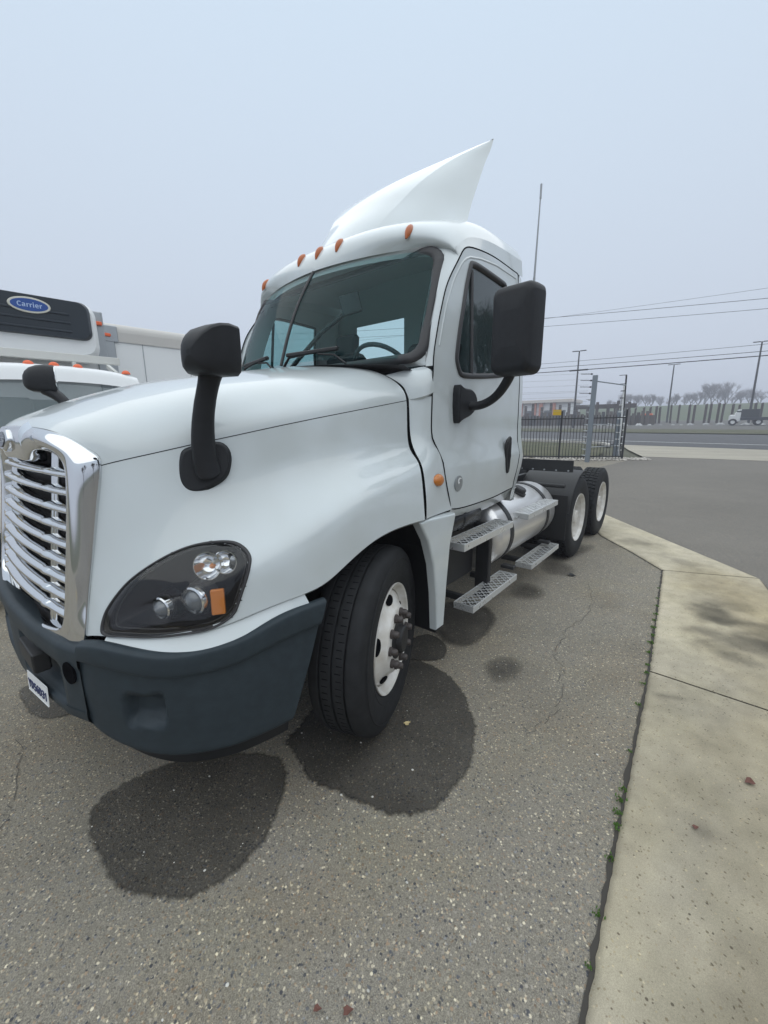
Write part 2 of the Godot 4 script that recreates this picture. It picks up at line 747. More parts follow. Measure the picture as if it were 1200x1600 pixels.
# ---------------------------------------------------------------- the ground
func sheet(L: Array, R: Array, nl: int, nr: int, dy: float, tint = null) -> MB:   # between two edges given as (x, z)
	var a := []
	var b := []
	for q in L:
		a.append(V(q.x, 0, q.y))
	for q in R:
		b.append(V(q.x, 0, q.y))
	var A := resample(a, nl)
	var B := resample(b, nl)
	var P := []
	for i in nl:
		var row := PackedVector3Array()
		for j in nr + 1:
			var q: Vector3 = A[i].lerp(B[i], float(j) / nr)
			row.append(V(q.x, land(q.z) + dy, q.z))
		P.append(row)
	var mb := MB.new()
	mb.grid(P, V(P[0][0].x, -500, P[0][0].z), tint)
	return mb

func build_ground() -> void:
	var n1 := fbm(1, 0.35, 5)
	var n2 := fbm(2, 2.2, 3)
	var n3 := fbm(3, 0.9, 5)
	var n4 := fbm(6, 9.0, 3)
	var soil_tint := func(p: Vector3) -> Color:
		var g := 0.5 + 0.5 * n1.get_noise_2d(p.x * 0.1, p.z * 0.1)
		return Color(0.17, 0.155, 0.115).lerp(Color(0.10, 0.125, 0.05), g)
	var zs := [60.0, 20.0, -7.0, -12.0, -19.0, -26.0, -35.0, -45.0, -54.0, -67.0, -74.0, -90.0, -112.0, -126.0, -140.0, -175.0, -300.0, -500.0]
	var P := []
	for z in zs:
		var row := PackedVector3Array()
		for k in 41:
			row.append(V(-400.0 + 20.0 * k, land(z) - 0.06, z))
		P.append(row)
	var mb := MB.new()
	mb.grid(P, V(0, -1000, 0), soil_tint)
	kind(obj("ground", mb, M.soil), "structure")
	# grassy bank far behind the road
	var bank := func(p: Vector3) -> Color:
		return Color(0.10, 0.155, 0.055).lerp(Color(0.15, 0.17, 0.085), 0.5 + 0.8 * n1.get_noise_2d(p.x * 0.3, p.z * 0.3))
	P = []
	for z in [-108.0, -112.0, -119.0, -126.0, -133.0, -140.0, -150.0, -175.0]:
		var row := PackedVector3Array()
		for k in 61:
			row.append(V(-150.0 + 5.0 * k, land(z) + 0.02, z))
		P.append(row)
	mb = MB.new()
	mb.grid(P, V(0, -1000, 0), bank)
	kind(obj("grass_bank", mb, M.soil), "structure")
	# yard asphalt, with worn lighter and dirtier areas
	var worn := func(p: Vector3) -> Color:
		var g := 1.0 + 0.22 * n1.get_noise_2d(p.x, p.z) + 0.14 * n2.get_noise_2d(p.x, p.z)
		var w: float = clampf(0.5 + n3.get_noise_2d(p.x + 40, p.z), 0, 1)
		var oil := smoothstep(0.32, 0.6, n3.get_noise_2d(p.x * 1.4 - 20, p.z * 1.4 + 7))
		g *= 1.0 - 0.22 * oil
		return Color(g * (0.99 + 0.05 * w), g, g * (1.0 - 0.07 * w))
	var xs := []
	var x := -40.0
	while x < 30.0:
		xs.append(x)
		x += 0.16 if x > -4 and x < 5 else 1.5
	var zz := []
	var z := 14.0
	while z > -19.0:
		zz.append(z)
		z -= 0.16 if z < 4 and z > -9 else 1.0
	P = []
	for q in zz:
		var row := PackedVector3Array()
		for k in xs:
			row.append(V(k, land(q) + 0.0, q))
		P.append(row)
	mb = MB.new()
	mb.grid(P, V(0, -1000, 0), worn)
	kind(obj("asphalt_yard", mb, M.asphalt), "structure")
	# driveway to the street
	var dr := func(p: Vector3) -> Color:
		var g := 0.80 + 0.12 * n1.get_noise_2d(p.x * 0.6, p.z * 0.6) + 0.07 * n2.get_noise_2d(p.x, p.z)
		return Color(g, g, g * 1.01)
	var L := [Vector2(3.45, 12), Vector2(3.4, 4), Vector2(3.2, -2), Vector2(3.02, -3.76), Vector2(2.97, -4.17), Vector2(2.28, -5.04), Vector2(1.06, -6.63), Vector2(-0.8, -9.05), Vector2(-1.0, -12), Vector2(-0.1, -17.2), Vector2(0.2, -18.9)]
	var R := [Vector2(30, 12), Vector2(30, 4), Vector2(30, -2), Vector2(30, -3.76), Vector2(30, -6), Vector2(30, -9.05), Vector2(30, -12), Vector2(30, -18.9)]
	kind(obj("driveway", sheet(L, R, 150, 90, 0.005, dr), M.drive), "structure")
	# concrete gutter in three poured slabs
	var gut := Node3D.new()
	gut.name = "concrete_gutter"
	add_child(gut, true)
	kind(gut, "structure")
	var patches := [[2.75, -2.3, 0.42, 0.55], [2.6, -2.75, 0.3, 0.6], [2.95, -2.6, 0.4, 0.45], [2.9, -0.72, 0.14, 0.30], [2.55, -0.32, 0.05, 0.25], [2.75, 0.25, 0.4, 0.22], [1.7, -4.9, 0.3, 0.35], [2.3, -4.3, 0.25, 0.3], [2.7, -3.1, 0.25, 0.35]]
	var dirt := func(p: Vector3) -> Color:
		var g := 0.95 + 0.24 * n3.get_noise_2d(p.x * 1.3, p.z * 0.8) + 0.16 * n2.get_noise_2d(p.x * 2.0, p.z * 2.0) + 0.10 * n4.get_noise_2d(p.x, p.z)
		var t := clampf(n3.get_noise_2d(p.x * 2 + 9, p.z * 2), -1, 1)
		for q in patches:
			var d: float = Vector2(p.x - q[0], p.z - q[1]).length() / q[2] + 0.55 * n3.get_noise_2d(p.x * 3, p.z * 3)
			g *= 1.0 - q[3] * (1.0 - smoothstep(0.25, 1.0, d))
		# tyre scuff beside the joint
		var sx := (p.x - 2.37) / 0.085
		var sz := (p.z + 1.235 + (p.x - 2.37) * 0.36) / 0.022
		g *= 1.0 - 0.38 * exp(-sx * sx * sx * sx - sz * sz)
		var br: float = clampf(0.45 + 1.0 * n3.get_noise_2d(p.x * 0.8 + 30, p.z * 0.55) + 0.9 * (p.x - 2.62 + 0.035 * p.z), 0, 1)
		g *= lerpf(0.78, 0.63, smoothstep(-2.2, -0.9, p.z)) * (1.0 + 0.10 * (1.0 - smoothstep(2.3, 2.5, p.x)))
		return Color(g * (1.04 - 0.20 * br), g * (1.04 - 0.25 * br), g * (1.04 - 0.36 * br) * (1.0 - 0.04 * t) * 0.98)
	var slabs := [
		[[Vector2(2.45, 7.5), Vector2(2.36, 2.5), Vector2(2.311, 0.55), Vector2(2.300, 0.3), Vector2(2.287, -0.16), Vector2(2.252, -1.478)], [Vector2(3.45, 7.5), Vector2(3.4, 2.5), Vector2(3.3, 0.5), Vector2(3.18, -1.435)], 330, 44],
		[[Vector2(2.25, -1.492), Vector2(2.19, -2.75), Vector2(2.133, -3.836)], [Vector2(3.18, -1.449), Vector2(3.04, -3.3), Vector2(3.01, -3.76), Vector2(2.962, -4.150)], 150, 44],
		[[Vector2(2.125, -3.851), Vector2(1.730, -4.432), Vector2(1.274, -5.028), Vector2(1.148, -5.308), Vector2(0.2, -6.7), Vector2(-1.4, -9.0)], [Vector2(2.955, -4.165), Vector2(2.28, -5.035), Vector2(1.062, -6.62), Vector2(0.2, -7.75), Vector2(-0.8, -9.04)], 130, 30]]
	var jit := fbm(12, 5.0, 3)
	for s in slabs:
		var a := []
		var b := []
		for q in s[0]:
			a.append(V(q.x, 0, q.y))
		for q in s[1]:
			b.append(V(q.x, 0, q.y))
		var A := resample(a, s[2])
		var B := resample(b, s[2])
		P = []
		for i in s[2]:
			var row := PackedVector3Array()
			var w: Vector3 = (B[i] - A[i]).normalized()
			var c0: Vector3 = A[i] + w * 0.006 * jit.get_noise_2d(A[i].x * 3, A[i].z * 3)
			row.append(c0 - w * 0.004 + V(0, -0.02, 0))
			for j in s[3] + 1:
				var f: float = float(j) / s[3]
				var q: Vector3 = c0.lerp(B[i], f)
				var edge := smoothstep(0.0, 0.012, minf(f, 1.0 - f))
				var ends := smoothstep(0.0, 1.4, minf(i, s[2] - 1 - i))
				row.append(V(q.x, land(q.z) + 0.008 + 0.008 * edge * ends + 0.003 * n3.get_noise_2d(q.x, q.z), q.z))
			row.append(B[i] + V(0, land(B[i].z) - 0.02, 0))
			P.append(row)
		mb = MB.new()
		mb.grid(P, V(2, -1000, 0), dirt)
		obj("slab", mb, M.concrete, gut)
	# dirt that has washed into the seam and the joints
	var seam := [V(2.47, 0, 7.5), V(2.36, 0, 2.5), V(2.311, 0, 0.55), V(2.3, 0, 0.3), V(2.287, 0, -0.16), V(2.25, 0, -1.49), V(2.19, 0, -2.75), V(2.13, 0, -3.84), V(1.73, 0, -4.432), V(1.274, 0, -5.028), V(1.148, 0, -5.308)]
	mb = MB.new()
	var ln := resample(seam, 260)
	for i in ln.size() - 1:
		var w0 := 0.010 + 0.022 * absf(jit.get_noise_2d(ln[i].x * 2, ln[i].z * 2))
		var w1 := 0.010 + 0.022 * absf(jit.get_noise_2d(ln[i + 1].x * 2, ln[i + 1].z * 2))
		var sd: Vector3 = (ln[i + 1] - ln[i]).normalized().cross(Vector3.UP)
		if sd.x > 0:
			sd = -sd
		mb.quad(ln[i] + V(0.01, 0.0045, 0), ln[i + 1] + V(0.01, 0.0045, 0), ln[i + 1] + sd * w1 + V(0, 0.0045, 0), ln[i] + sd * w0 + V(0, 0.0045, 0), Vector3.UP)
	kind(obj("seam_dirt", mb, mat(Color(0.05, 0.045, 0.038), 0.95)), "stuff", "dark dirt washed into the seam beside the concrete gutter")
	# stains left by water and oil under the truck
	var stains := [
		[[Vector2(0.55, 0.80), Vector2(0.45, 1.0), Vector2(0.478, 1.191), Vector2(0.667, 1.234), Vector2(0.861, 1.229), Vector2(1.022, 1.170), Vector2(1.141, 1.065), Vector2(1.176, 0.906), Vector2(1.122, 0.735), Vector2(0.956, 0.556), Vector2(0.75, 0.60)], 0.33],
		[[Vector2(0.80, 0.33), Vector2(0.892, 0.430), Vector2(1.103, 0.485), Vector2(1.283, 0.451), Vector2(1.469, 0.403), Vector2(1.614, 0.268), Vector2(1.646, 0.098), Vector2(1.627, -0.1), Vector2(1.554, -0.266), Vector2(1.383, -0.47), Vector2(1.2, -0.60), Vector2(0.95, -0.62), Vector2(0.72, -0.3)], 0.30],
		[[Vector2(0.80, -0.62), Vector2(1.02, -0.70), Vector2(1.04, -0.84), Vector2(0.95, -0.95), Vector2(0.78, -0.93)], 0.30],
		[[Vector2(0.85, -1.05), Vector2(1.009, -0.97), Vector2(1.150, -1.091), Vector2(1.152, -1.411), Vector2(1.063, -1.635), Vector2(0.75, -1.75), Vector2(0.6, -1.3)], 0.38, false],
		[[Vector2(1.35, -0.841), Vector2(1.472, -0.73), Vector2(1.57, -0.859), Vector2(1.56, -1.03), Vector2(1.446, -1.09), Vector2(1.35, -0.98)], 0.50, true],
		[[Vector2(0.97, -3.581), Vector2(1.136, -3.403), Vector2(1.237, -3.724), Vector2(1.323, -4.371), Vector2(1.113, -4.402), Vector2(0.9, -4.1)], 0.5, true],
		[[Vector2(-0.872, 1.192), Vector2(-0.662, 1.22), Vector2(-0.476, 1.2), Vector2(-0.36, 1.08), Vector2(-0.5, 0.9), Vector2(-0.8, 0.95)], 0.45],
		[[Vector2(1.0, -2.15), Vector2(1.2, -2.1), Vector2(1.3, -2.3), Vector2(1.2, -2.5), Vector2(1.0, -2.5)], 0.5, true],
		[[Vector2(1.05, -3.0), Vector2(1.28, -2.95), Vector2(1.36, -3.2), Vector2(1.2, -3.45), Vector2(1.0, -3.35)], 0.55, true]]
	for s in stains:
		var ctr := Vector2.ZERO
		for q in s[0]:
			ctr += q
		ctr /= s[0].size()
		var loop := []
		for q in s[0]:
			loop.append(V(q.x, 0, q.y))
		loop.append(loop[0])
		loop.append(loop[1])
		loop.append(loop[2])
		loop.push_front(loop[s[0].size() - 1])
		var cv := spl(loop, 26)
		var ring := cv.slice(26, 26 + 26 * s[0].size() + 1)
		P = []
		var lv := [0.0, 0.35, 0.7, 0.9, 1.0, 1.0]
		for k in lv.size():
			var row := PackedVector3Array()
			for i in ring.size():
				var q: Vector3 = ring[i % (ring.size() - 1)]
				var o := Vector2(q.x, q.z) - ctr
				var jj := 1.0 + 0.035 * n2.get_noise_2d(q.x * 2, q.z * 2) + 0.03 * jit.get_noise_2d(q.x * 5, q.z * 5)
				o = o * jj * lv[k]
				if k == 5:
					o += o.normalized() * (0.018 + 0.022 * absf(jit.get_noise_2d(q.x * 9, q.z * 9)))
				row.append(V(ctr.x + o.x, 0.0042, ctr.y + o.y))
			P.append(row)
		mb = MB.new()
		var dk: float = s[1]
		var soft: bool = s.size() > 2 and s[2]
		var seen_at := {}
		for k in 6:
			for q in P[k]:
				seen_at[Vector2(q.x, q.z).snapped(Vector2(1e-5, 1e-5))] = ([0.8, 0.7, 0.4, 0.2, 0.08, 0.0] if soft else ([1.0, 1.0, 1.0, 0.75, 0.4, 0.0] if s.size() > 2 else [1.0, 1.0, 1.0, 1.0, 1.0, 0.0]))[k]
		var st := func(p: Vector3) -> Color:
			var g := dk * (1.0 + 0.30 * n2.get_noise_2d(p.x * 1.5, p.z * 1.5) + 0.25 * n3.get_noise_2d(p.x * 1.2, p.z * 1.2))
			return Color(g, g, g * 1.02, seen_at.get(Vector2(p.x, p.z).snapped(Vector2(1e-5, 1e-5)), 1.0))
		mb.grid(P, V(ctr.x, -1000, ctr.y), st)
		kind(obj("water_stain", mb, M.wet), "stuff", "dark damp stain on the asphalt under the white truck")
	# hairline cracks in the yard
	for q in [[V(-0.35, 0, 1.30), V(0.15, 0, 1.42), V(0.52, 0, 1.62), V(0.72, 0, 1.95)], [V(1.55, 0, -2.9), V(1.72, 0, -2.2), V(1.66, 0, -1.5), V(1.85, 0, -0.9), V(1.80, 0, -0.4)], [V(-1.4, 0, 2.2), V(-0.7, 0, 2.05), V(0.1, 0, 2.12)]]:
		var cl := spl(q, 14)
		mb = MB.new()
		for i in cl.size() - 1:
			var wob := V(jit.get_noise_2d(cl[i].x * 4, cl[i].z * 4), 0, jit.get_noise_2d(cl[i].z * 4, cl[i].x * 4)) * 0.05
			var wob2 := V(jit.get_noise_2d(cl[i + 1].x * 4, cl[i + 1].z * 4), 0, jit.get_noise_2d(cl[i + 1].z * 4, cl[i + 1].x * 4)) * 0.05
			var sd2: Vector3 = (cl[i + 1] - cl[i]).normalized().cross(Vector3.UP) * 0.0013
			mb.quad(cl[i] + wob - sd2 + V(0, 0.0046, 0), cl[i + 1] + wob2 - sd2 + V(0, 0.0046, 0), cl[i + 1] + wob2 + sd2 + V(0, 0.0046, 0), cl[i] + wob + sd2 + V(0, 0.0046, 0), Vector3.UP)
		kind(obj("asphalt_crack", mb, mat(Color(0.07, 0.065, 0.06), 0.95)), "stuff", "thin dark crack wandering across the asphalt")
	# street, kerb, pavement, verges
	var sl := 0.25
	var band := func(z0: float, z1: float, x0: float, x1: float, dy: float, n := 40) -> MB:
		var rows := []
		for k in 7:
			var row := PackedVector3Array()
			for j in n + 1:
				var px := lerpf(x0, x1, float(j) / n)
				var pz := lerpf(z0, z1, k / 6.0) + sl * px
				row.append(V(px, land(pz) + dy, pz))
			rows.append(row)
		var q := MB.new()
		q.grid(rows, V(0, -1000, -30))
		return q
	var ap := func(p: Vector3) -> Color:
		var g := 0.80 + 0.18 * n3.get_noise_2d(p.x * 0.2, p.z * 0.8) + 0.08 * n2.get_noise_2d(p.x * 0.5, p.z)
		return Color(g * 0.82, g * 0.84, g * 0.90)
	var La := [Vector2(0.15, -18.92), Vector2(-0.9, -22.5), Vector2(-1.9, -26.6)]
	var Ra := [Vector2(30, -18.92), Vector2(30, -20.0), Vector2(30, -20.6)]
	kind(obj("pavement", sheet(La, Ra, 30, 60, 0.012, ap), M.concrete), "structure")
	kind(obj("road", band.call(-25.9, -42.5, -60.0, 40.0, 0.016), M.road), "structure")
	kind(obj("road_marking", band.call(-29.4, -29.62, -60.0, 40.0, 0.024), M.marking), "structure")
	var verge := func(p: Vector3) -> Color:
		return Color(0.085, 0.10, 0.035).lerp(Color(0.17, 0.155, 0.09), clampf(0.5 + 0.9 * n3.get_noise_2d(p.x * 0.5, p.z * 0.5), 0, 1))
	var gb := MB.new()
	P = []
	for k in 7:
		var row := PackedVector3Array()
		for j in 81:
			var px := lerpf(-60, 40, j / 80.0)
			var pz := lerpf(-42.3, -52, k / 6.0) + sl * px
			row.append(V(px, land(pz) + 0.08, pz))
		P.append(row)
	gb.grid(P, V(0, -1000, -30), verge)
	kind(obj("grass_verge", gb, M.soil), "structure")
	var isl := sheet([Vector2(-40, -8), Vector2(-1.6, -17.2), Vector2(-1.3, -17.6), Vector2(-1.6, -20.2)], [Vector2(-40, -35), Vector2(-6, -26.4), Vector2(-2.9, -25.3), Vector2(-2.6, -23.8)], 60, 40, 0.09, verge)
	kind(obj("grass_verge_001", isl, M.soil), "structure")
	mb = MB.new()
	var kp := []
	for q in [Vector2(-60, -41.4), Vector2(-6.5, -27.9), Vector2(-3.0, -26.6), Vector2(-2.4, -25.6), Vector2(-2.2, -24.4)]:
		kp.append(V(q.x, land(q.y) + 0.07, q.y))
	var kl := resample(kp, 60)
	for i in 59:
		var d: Vector3 = kl[i + 1] - kl[i]
		mb.box((kl[i] + kl[i + 1]) * 0.5, V(0.22, 0.16, d.length() + 0.01), 0.02, facing(d).basis)
	mb.col = Color.WHITE
	kind(obj("kerb", mb, mat(Color(0.42, 0.40, 0.36), 0.85)), "structure")
	var lot := func(p: Vector3) -> Color:
		var g := 0.16 + 0.05 * n3.get_noise_2d(p.x * 0.2, p.z * 0.2)
		return Color(g * 1.05, g, g * 0.9)
	gb = MB.new()
	P = []
	for k in 12:
		var row := PackedVector3Array()
		for j in 61:
			var z2 := lerpf(-51.9, -107, k / 11.0)
			var px := lerpf(-70, 45, j / 60.0)
			z2 += sl * px * (1.0 - k / 11.0)
			row.append(V(px, land(z2) + 0.03, z2))
		P.append(row)
	gb.grid(P, V(0, -1000, -30), lot)
	kind(obj("dirt_lot", gb, M.soil), "structure")

# ---------------------------------------------------------------- the white truck
const HOOD := [
	[Vector3(0.000, 1.651, 1.152), Vector3(0.000, 1.687, 1.104), Vector3(0.000, 1.728, 1.015), Vector3(0.000, 1.772, 0.909), Vector3(0.000, 1.816, 0.784), Vector3(0.000, 1.862, 0.628), Vector3(0.000, 1.906, 0.422), Vector3(0.000, 1.960, 0.140), Vector3(0.000, 2.029, -0.252)],
	[Vector3(0.297, 1.646, 1.132), Vector3(0.322, 1.680, 1.080), Vector3(0.349, 1.719, 0.987), Vector3(0.371, 1.762, 0.878), Vector3(0.389, 1.804, 0.749), Vector3(0.403, 1.848, 0.590), Vector3(0.413, 1.890, 0.379), Vector3(0.421, 1.942, 0.094), Vector3(0.427, 2.009, -0.302)],
	[Vector3(0.515, 1.618, 1.092), Vector3(0.558, 1.649, 1.033), Vector3(0.604, 1.685, 0.932), Vector3(0.643, 1.724, 0.815), Vector3(0.675, 1.763, 0.679), Vector3(0.698, 1.804, 0.512), Vector3(0.716, 1.846, 0.294), Vector3(0.729, 1.897, 0.001), Vector3(0.741, 1.964, -0.402)],
	[Vector3(0.627, 1.561, 1.037), Vector3(0.679, 1.587, 0.977), Vector3(0.736, 1.617, 0.876), Vector3(0.784, 1.651, 0.758), Vector3(0.822, 1.684, 0.621), Vector3(0.850, 1.718, 0.454), Vector3(0.872, 1.759, 0.235), Vector3(0.888, 1.808, -0.058), Vector3(0.902, 1.874, -0.462)],
	[Vector3(0.660, 1.506, 1.022), Vector3(0.715, 1.525, 0.963), Vector3(0.775, 1.550, 0.862), Vector3(0.825, 1.577, 0.745), Vector3(0.865, 1.604, 0.609), Vector3(0.895, 1.636, 0.442), Vector3(0.918, 1.674, 0.224), Vector3(0.935, 1.721, -0.069), Vector3(0.950, 1.784, -0.472)],
	[Vector3(0.665, 1.373, 1.049), Vector3(0.725, 1.389, 0.998), Vector3(0.790, 1.402, 0.909), Vector3(0.845, 1.421, 0.789), Vector3(0.885, 1.442, 0.645), Vector3(0.915, 1.473, 0.469), Vector3(0.940, 1.517, 0.245), Vector3(0.955, 1.567, -0.057), Vector3(0.965, 1.644, -0.459)],
	[Vector3(0.672, 1.224, 1.083), Vector3(0.735, 1.237, 1.038), Vector3(0.810, 1.255, 0.952), Vector3(0.880, 1.283, 0.831), Vector3(0.935, 1.310, 0.687), Vector3(0.975, 1.343, 0.513), Vector3(1.005, 1.389, 0.298), Vector3(1.010, 1.450, -0.007), Vector3(0.995, 1.510, -0.444)],
	[Vector3(0.680, 1.099, 1.114), Vector3(0.745, 1.107, 1.074), Vector3(0.835, 1.120, 1.000), Vector3(0.930, 1.151, 0.889), Vector3(1.010, 1.186, 0.749), Vector3(1.075, 1.226, 0.583), Vector3(1.115, 1.280, 0.377), Vector3(1.125, 1.351, 0.096), Vector3(1.075, 1.433, -0.415)],
	[Vector3(0.686, 0.996, 1.138), Vector3(0.760, 1.009, 1.100), Vector3(0.870, 1.018, 1.025), Vector3(0.985, 1.050, 0.917), Vector3(1.075, 1.089, 0.776), Vector3(1.135, 1.127, 0.605), Vector3(1.165, 1.181, 0.381), Vector3(1.172, 1.254, 0.097), Vector3(1.140, 1.314, -0.366)],
	[Vector3(0.692, 0.896, 1.161), Vector3(0.775, 0.909, 1.126), Vector3(0.920, 0.905, 1.031), Vector3(1.055, 0.921, 0.876), Vector3(1.135, 0.960, 0.683), Vector3(1.175, 0.977, 0.495), Vector3(1.185, 1.023, 0.338), Vector3(1.188, 1.114, 0.061), Vector3(1.185, 1.124, -0.328)]]

const LENS := [Vector3(0.761,0.926,1.127), Vector3(0.756,0.966,1.116), Vector3(0.765,1.011,1.096), Vector3(0.788,1.065,1.061), Vector3(0.813,1.108,1.024), Vector3(0.845,1.147,0.976), Vector3(0.876,1.179,0.923), Vector3(0.909,1.203,0.864), Vector3(0.943,1.213,0.806), Vector3(0.979,1.213,0.754), Vector3(1.009,1.204,0.723), Vector3(1.043,1.184,0.708), Vector3(1.073,1.157,0.708), Vector3(1.087,1.130,0.720), Vector3(1.094,1.090,0.739), Vector3(1.093,1.034,0.766), Vector3(1.090,0.982,0.790), Vector3(1.085,0.958,0.810), Vector3(1.070,0.936,0.845), Vector3(1.045,0.922,0.890), Vector3(1.006,0.917,0.942), Vector3(0.954,0.913,0.997), Vector3(0.894,0.912,1.048), Vector3(0.835,0.914,1.089), Vector3(0.789,0.914,1.117)]

var truck: Node3D

func side_x(y: float, z: float) -> float:   # half width of the cab
	var K := [[0.85, 1.09], [1.1, 1.13], [1.28, 1.143], [1.40, 1.138], [1.50, 1.108], [1.62, 1.098], [1.95, 1.092], [2.3, 1.07], [2.6, 1.045], [2.75, 1.03], [2.86, 1.015], [3.0, 0.985]]
	var w := 1.09
	for k in K.size() - 1:
		if y >= K[k][0]:
			w = lerpf(K[k][1], K[k + 1][1], smoothstep(0, 1, clampf((y - K[k][0]) / (K[k + 1][0] - K[k][0]), 0, 1)) * 0.5 + 0.5 * clampf((y - K[k][0]) / (K[k + 1][0] - K[k][0]), 0, 1))
	var t := clampf((z + 1.0) / 0.45, 0, 1)
	return w - 0.045 * t * t - 0.05 * smoothstep(0, 1, (-1.3 - z) / 0.65) * clampf((1.42 - y) / 0.3, 0, 1)

func onside(P: Array, s: float, off := 0.0) -> PackedVector3Array:   # (z, y) pairs laid on the cab's side
	var out := PackedVector3Array()
	for q in P:
		out.append(V(s * (side_x(q.y, q.x) + off), q.y, q.x))
	return out

func ring_between(outer: Array, inner: Array, n: int, s: float, off := 0.0) -> Array:
	var a := []
	var b := []
	for q in outer:
		a.append(V(q.x, q.y, 0))
	for q in inner:
		b.append(V(q.x, q.y, 0))
	a.append(a[0])
	b.append(b[0])
	var N := 110
	var A := resample(a, N)
	var B := resample(b, N)
	var rows := []
	for r in n + 1:
		var row := PackedVector3Array()
		for k in N:
			var q: Vector3 = A[k].lerp(B[k], float(r) / n)
			row.append(V(s * (side_x(q.y, q.x) + off), q.y, q.x))
		rows.append(row)
	return rows

func closed(P: Array, n := 6) -> Array:   # smooth closed loop of Vector2
	var q := []
	var m := P.size()
	for k in range(-2, m + 3):
		var w: Vector2 = P[(k + m) % m]
		q.append(V(w.x, w.y, 0))
	var c := spl(q, n)
	var out := []
	for k in range(2 * n, (m + 2) * n):
		out.append(Vector2(c[k].x, c[k].y))
	return out

func ws(s: float, t: float, lift := 0.0) -> Vector3:   # the windscreen's curved plane, s across, t upwards
	var a := pow(absf(s), 2.2)
	var bot := V(1.0 * s, 2.035 - 0.035 * s * s, -0.31 - 0.29 * a)
	var top := V(0.95 * s, 2.735 - 0.005 * s * s, -0.655 - 0.235 * a)
	return bot.lerp(top, t) + V(0.25 * s, 0.42, 0.86) * (0.035 * sin(PI * clampf(t, 0, 1)) + lift)

func ws_loop(m: float, lift: float, n := 10) -> PackedVector3Array:   # rounded outline, m in metres inside the edge
	var out := PackedVector3Array()
	for q in round_rect(2.0 - 2 * m, 0.78 - 2 * m, maxf(0.11 - m * 0.6, 0.02), n):
		out.append(ws(q.x, 0.5 + q.y / 0.78, lift))
	# even out the straight runs
	out.append(out[0])
	return resample(Array(out), 140)

func gz(x: float, y: float) -> float:   # the grille's bowed, raked face
	return 1.262 - 0.15 * (y - 0.8) - 0.115 * x * x

func build_hood() -> void:
	var rows := []
	for k in range(HOOD.size() - 1, 0, -1):
		rows.append(mx(HOOD[k], -1))
	for r in HOOD:
		rows.append(r)
	var S := surf(rows, 14, 10)
	# cut the two lamp openings
	var nl := V(0.72, 0.12, 0.68).normalized()
	var fr := facing(nl, Vector3.UP, V(0.93, 1.05, 0.9)).affine_inverse()
	var hole := PackedVector2Array()
	var mid := Vector2.ZERO
	for q in LENS:
		var w: Vector3 = fr * q
		hole.append(Vector2(w.x, w.y))
		mid += Vector2(w.x, w.y) / LENS.size()
	for k in hole.size():
		hole[k] = mid + (hole[k] - mid) * 0.992
	var keep := func(p: Vector3) -> bool:
		var w: Vector3 = fr * V(absf(p.x), p.y, p.z)
		return absf(w.z) > 0.3 or not Geometry2D.is_point_in_polygon(Vector2(w.x, w.y), hole)
	var mb := MB.new()
	mb.grid(S, V(0, 1.2, 0), null, 0.0, keep)
	# turned-in lip round each wheel arch and at the back edge
	for s in [-1.0, 1.0]:
		var e := spl(mx(HOOD[-1].slice(2), s), 12)
		var l1 := PackedVector3Array()
		var l2 := PackedVector3Array()
		for q in e:
			l1.append(q + V(-s * 0.012, -0.012, 0))
			l2.append(q + V(-s * 0.09, 0.0, -0.01))
		mb.grid([e, l1, l2], V(0, 1.6, 0.1))
	var hood := obj("hood", mb, M.paint, truck)
	for s in [-1.0, 1.0]:
		mb = MB.new()
		var g := spl(mx(HOOD[4], s), 12)
		var P := []
		for q in g:
			P.append(q + V(-s * 0.0005, 0, 0))
		mb.tube(P, 0.0019, 6)
		obj("panel_gap", mb, M.dark, hood)
		# flare crease and body colour strip under the lamp, above the bumper
		mb = MB.new()
		var top := [V(0.775, 0.912, 1.118), V(0.92, 0.909, 1.022), V(1.04, 0.916, 0.886), V(1.118, 0.948, 0.70), V(1.163, 0.968, 0.53)]
		var bot := [V(0.80, 0.878, 1.15), V(0.955, 0.853, 1.055), V(1.085, 0.853, 0.90), V(1.160, 0.885, 0.70), V(1.188, 0.918, 0.52)]
		mb.grid(between(spl(mx(top, s), 8), spl(mx(bot, s), 8), 4), V(0, 0.9, 0.4))
		obj("filler_strip", mb, M.paint, hood)

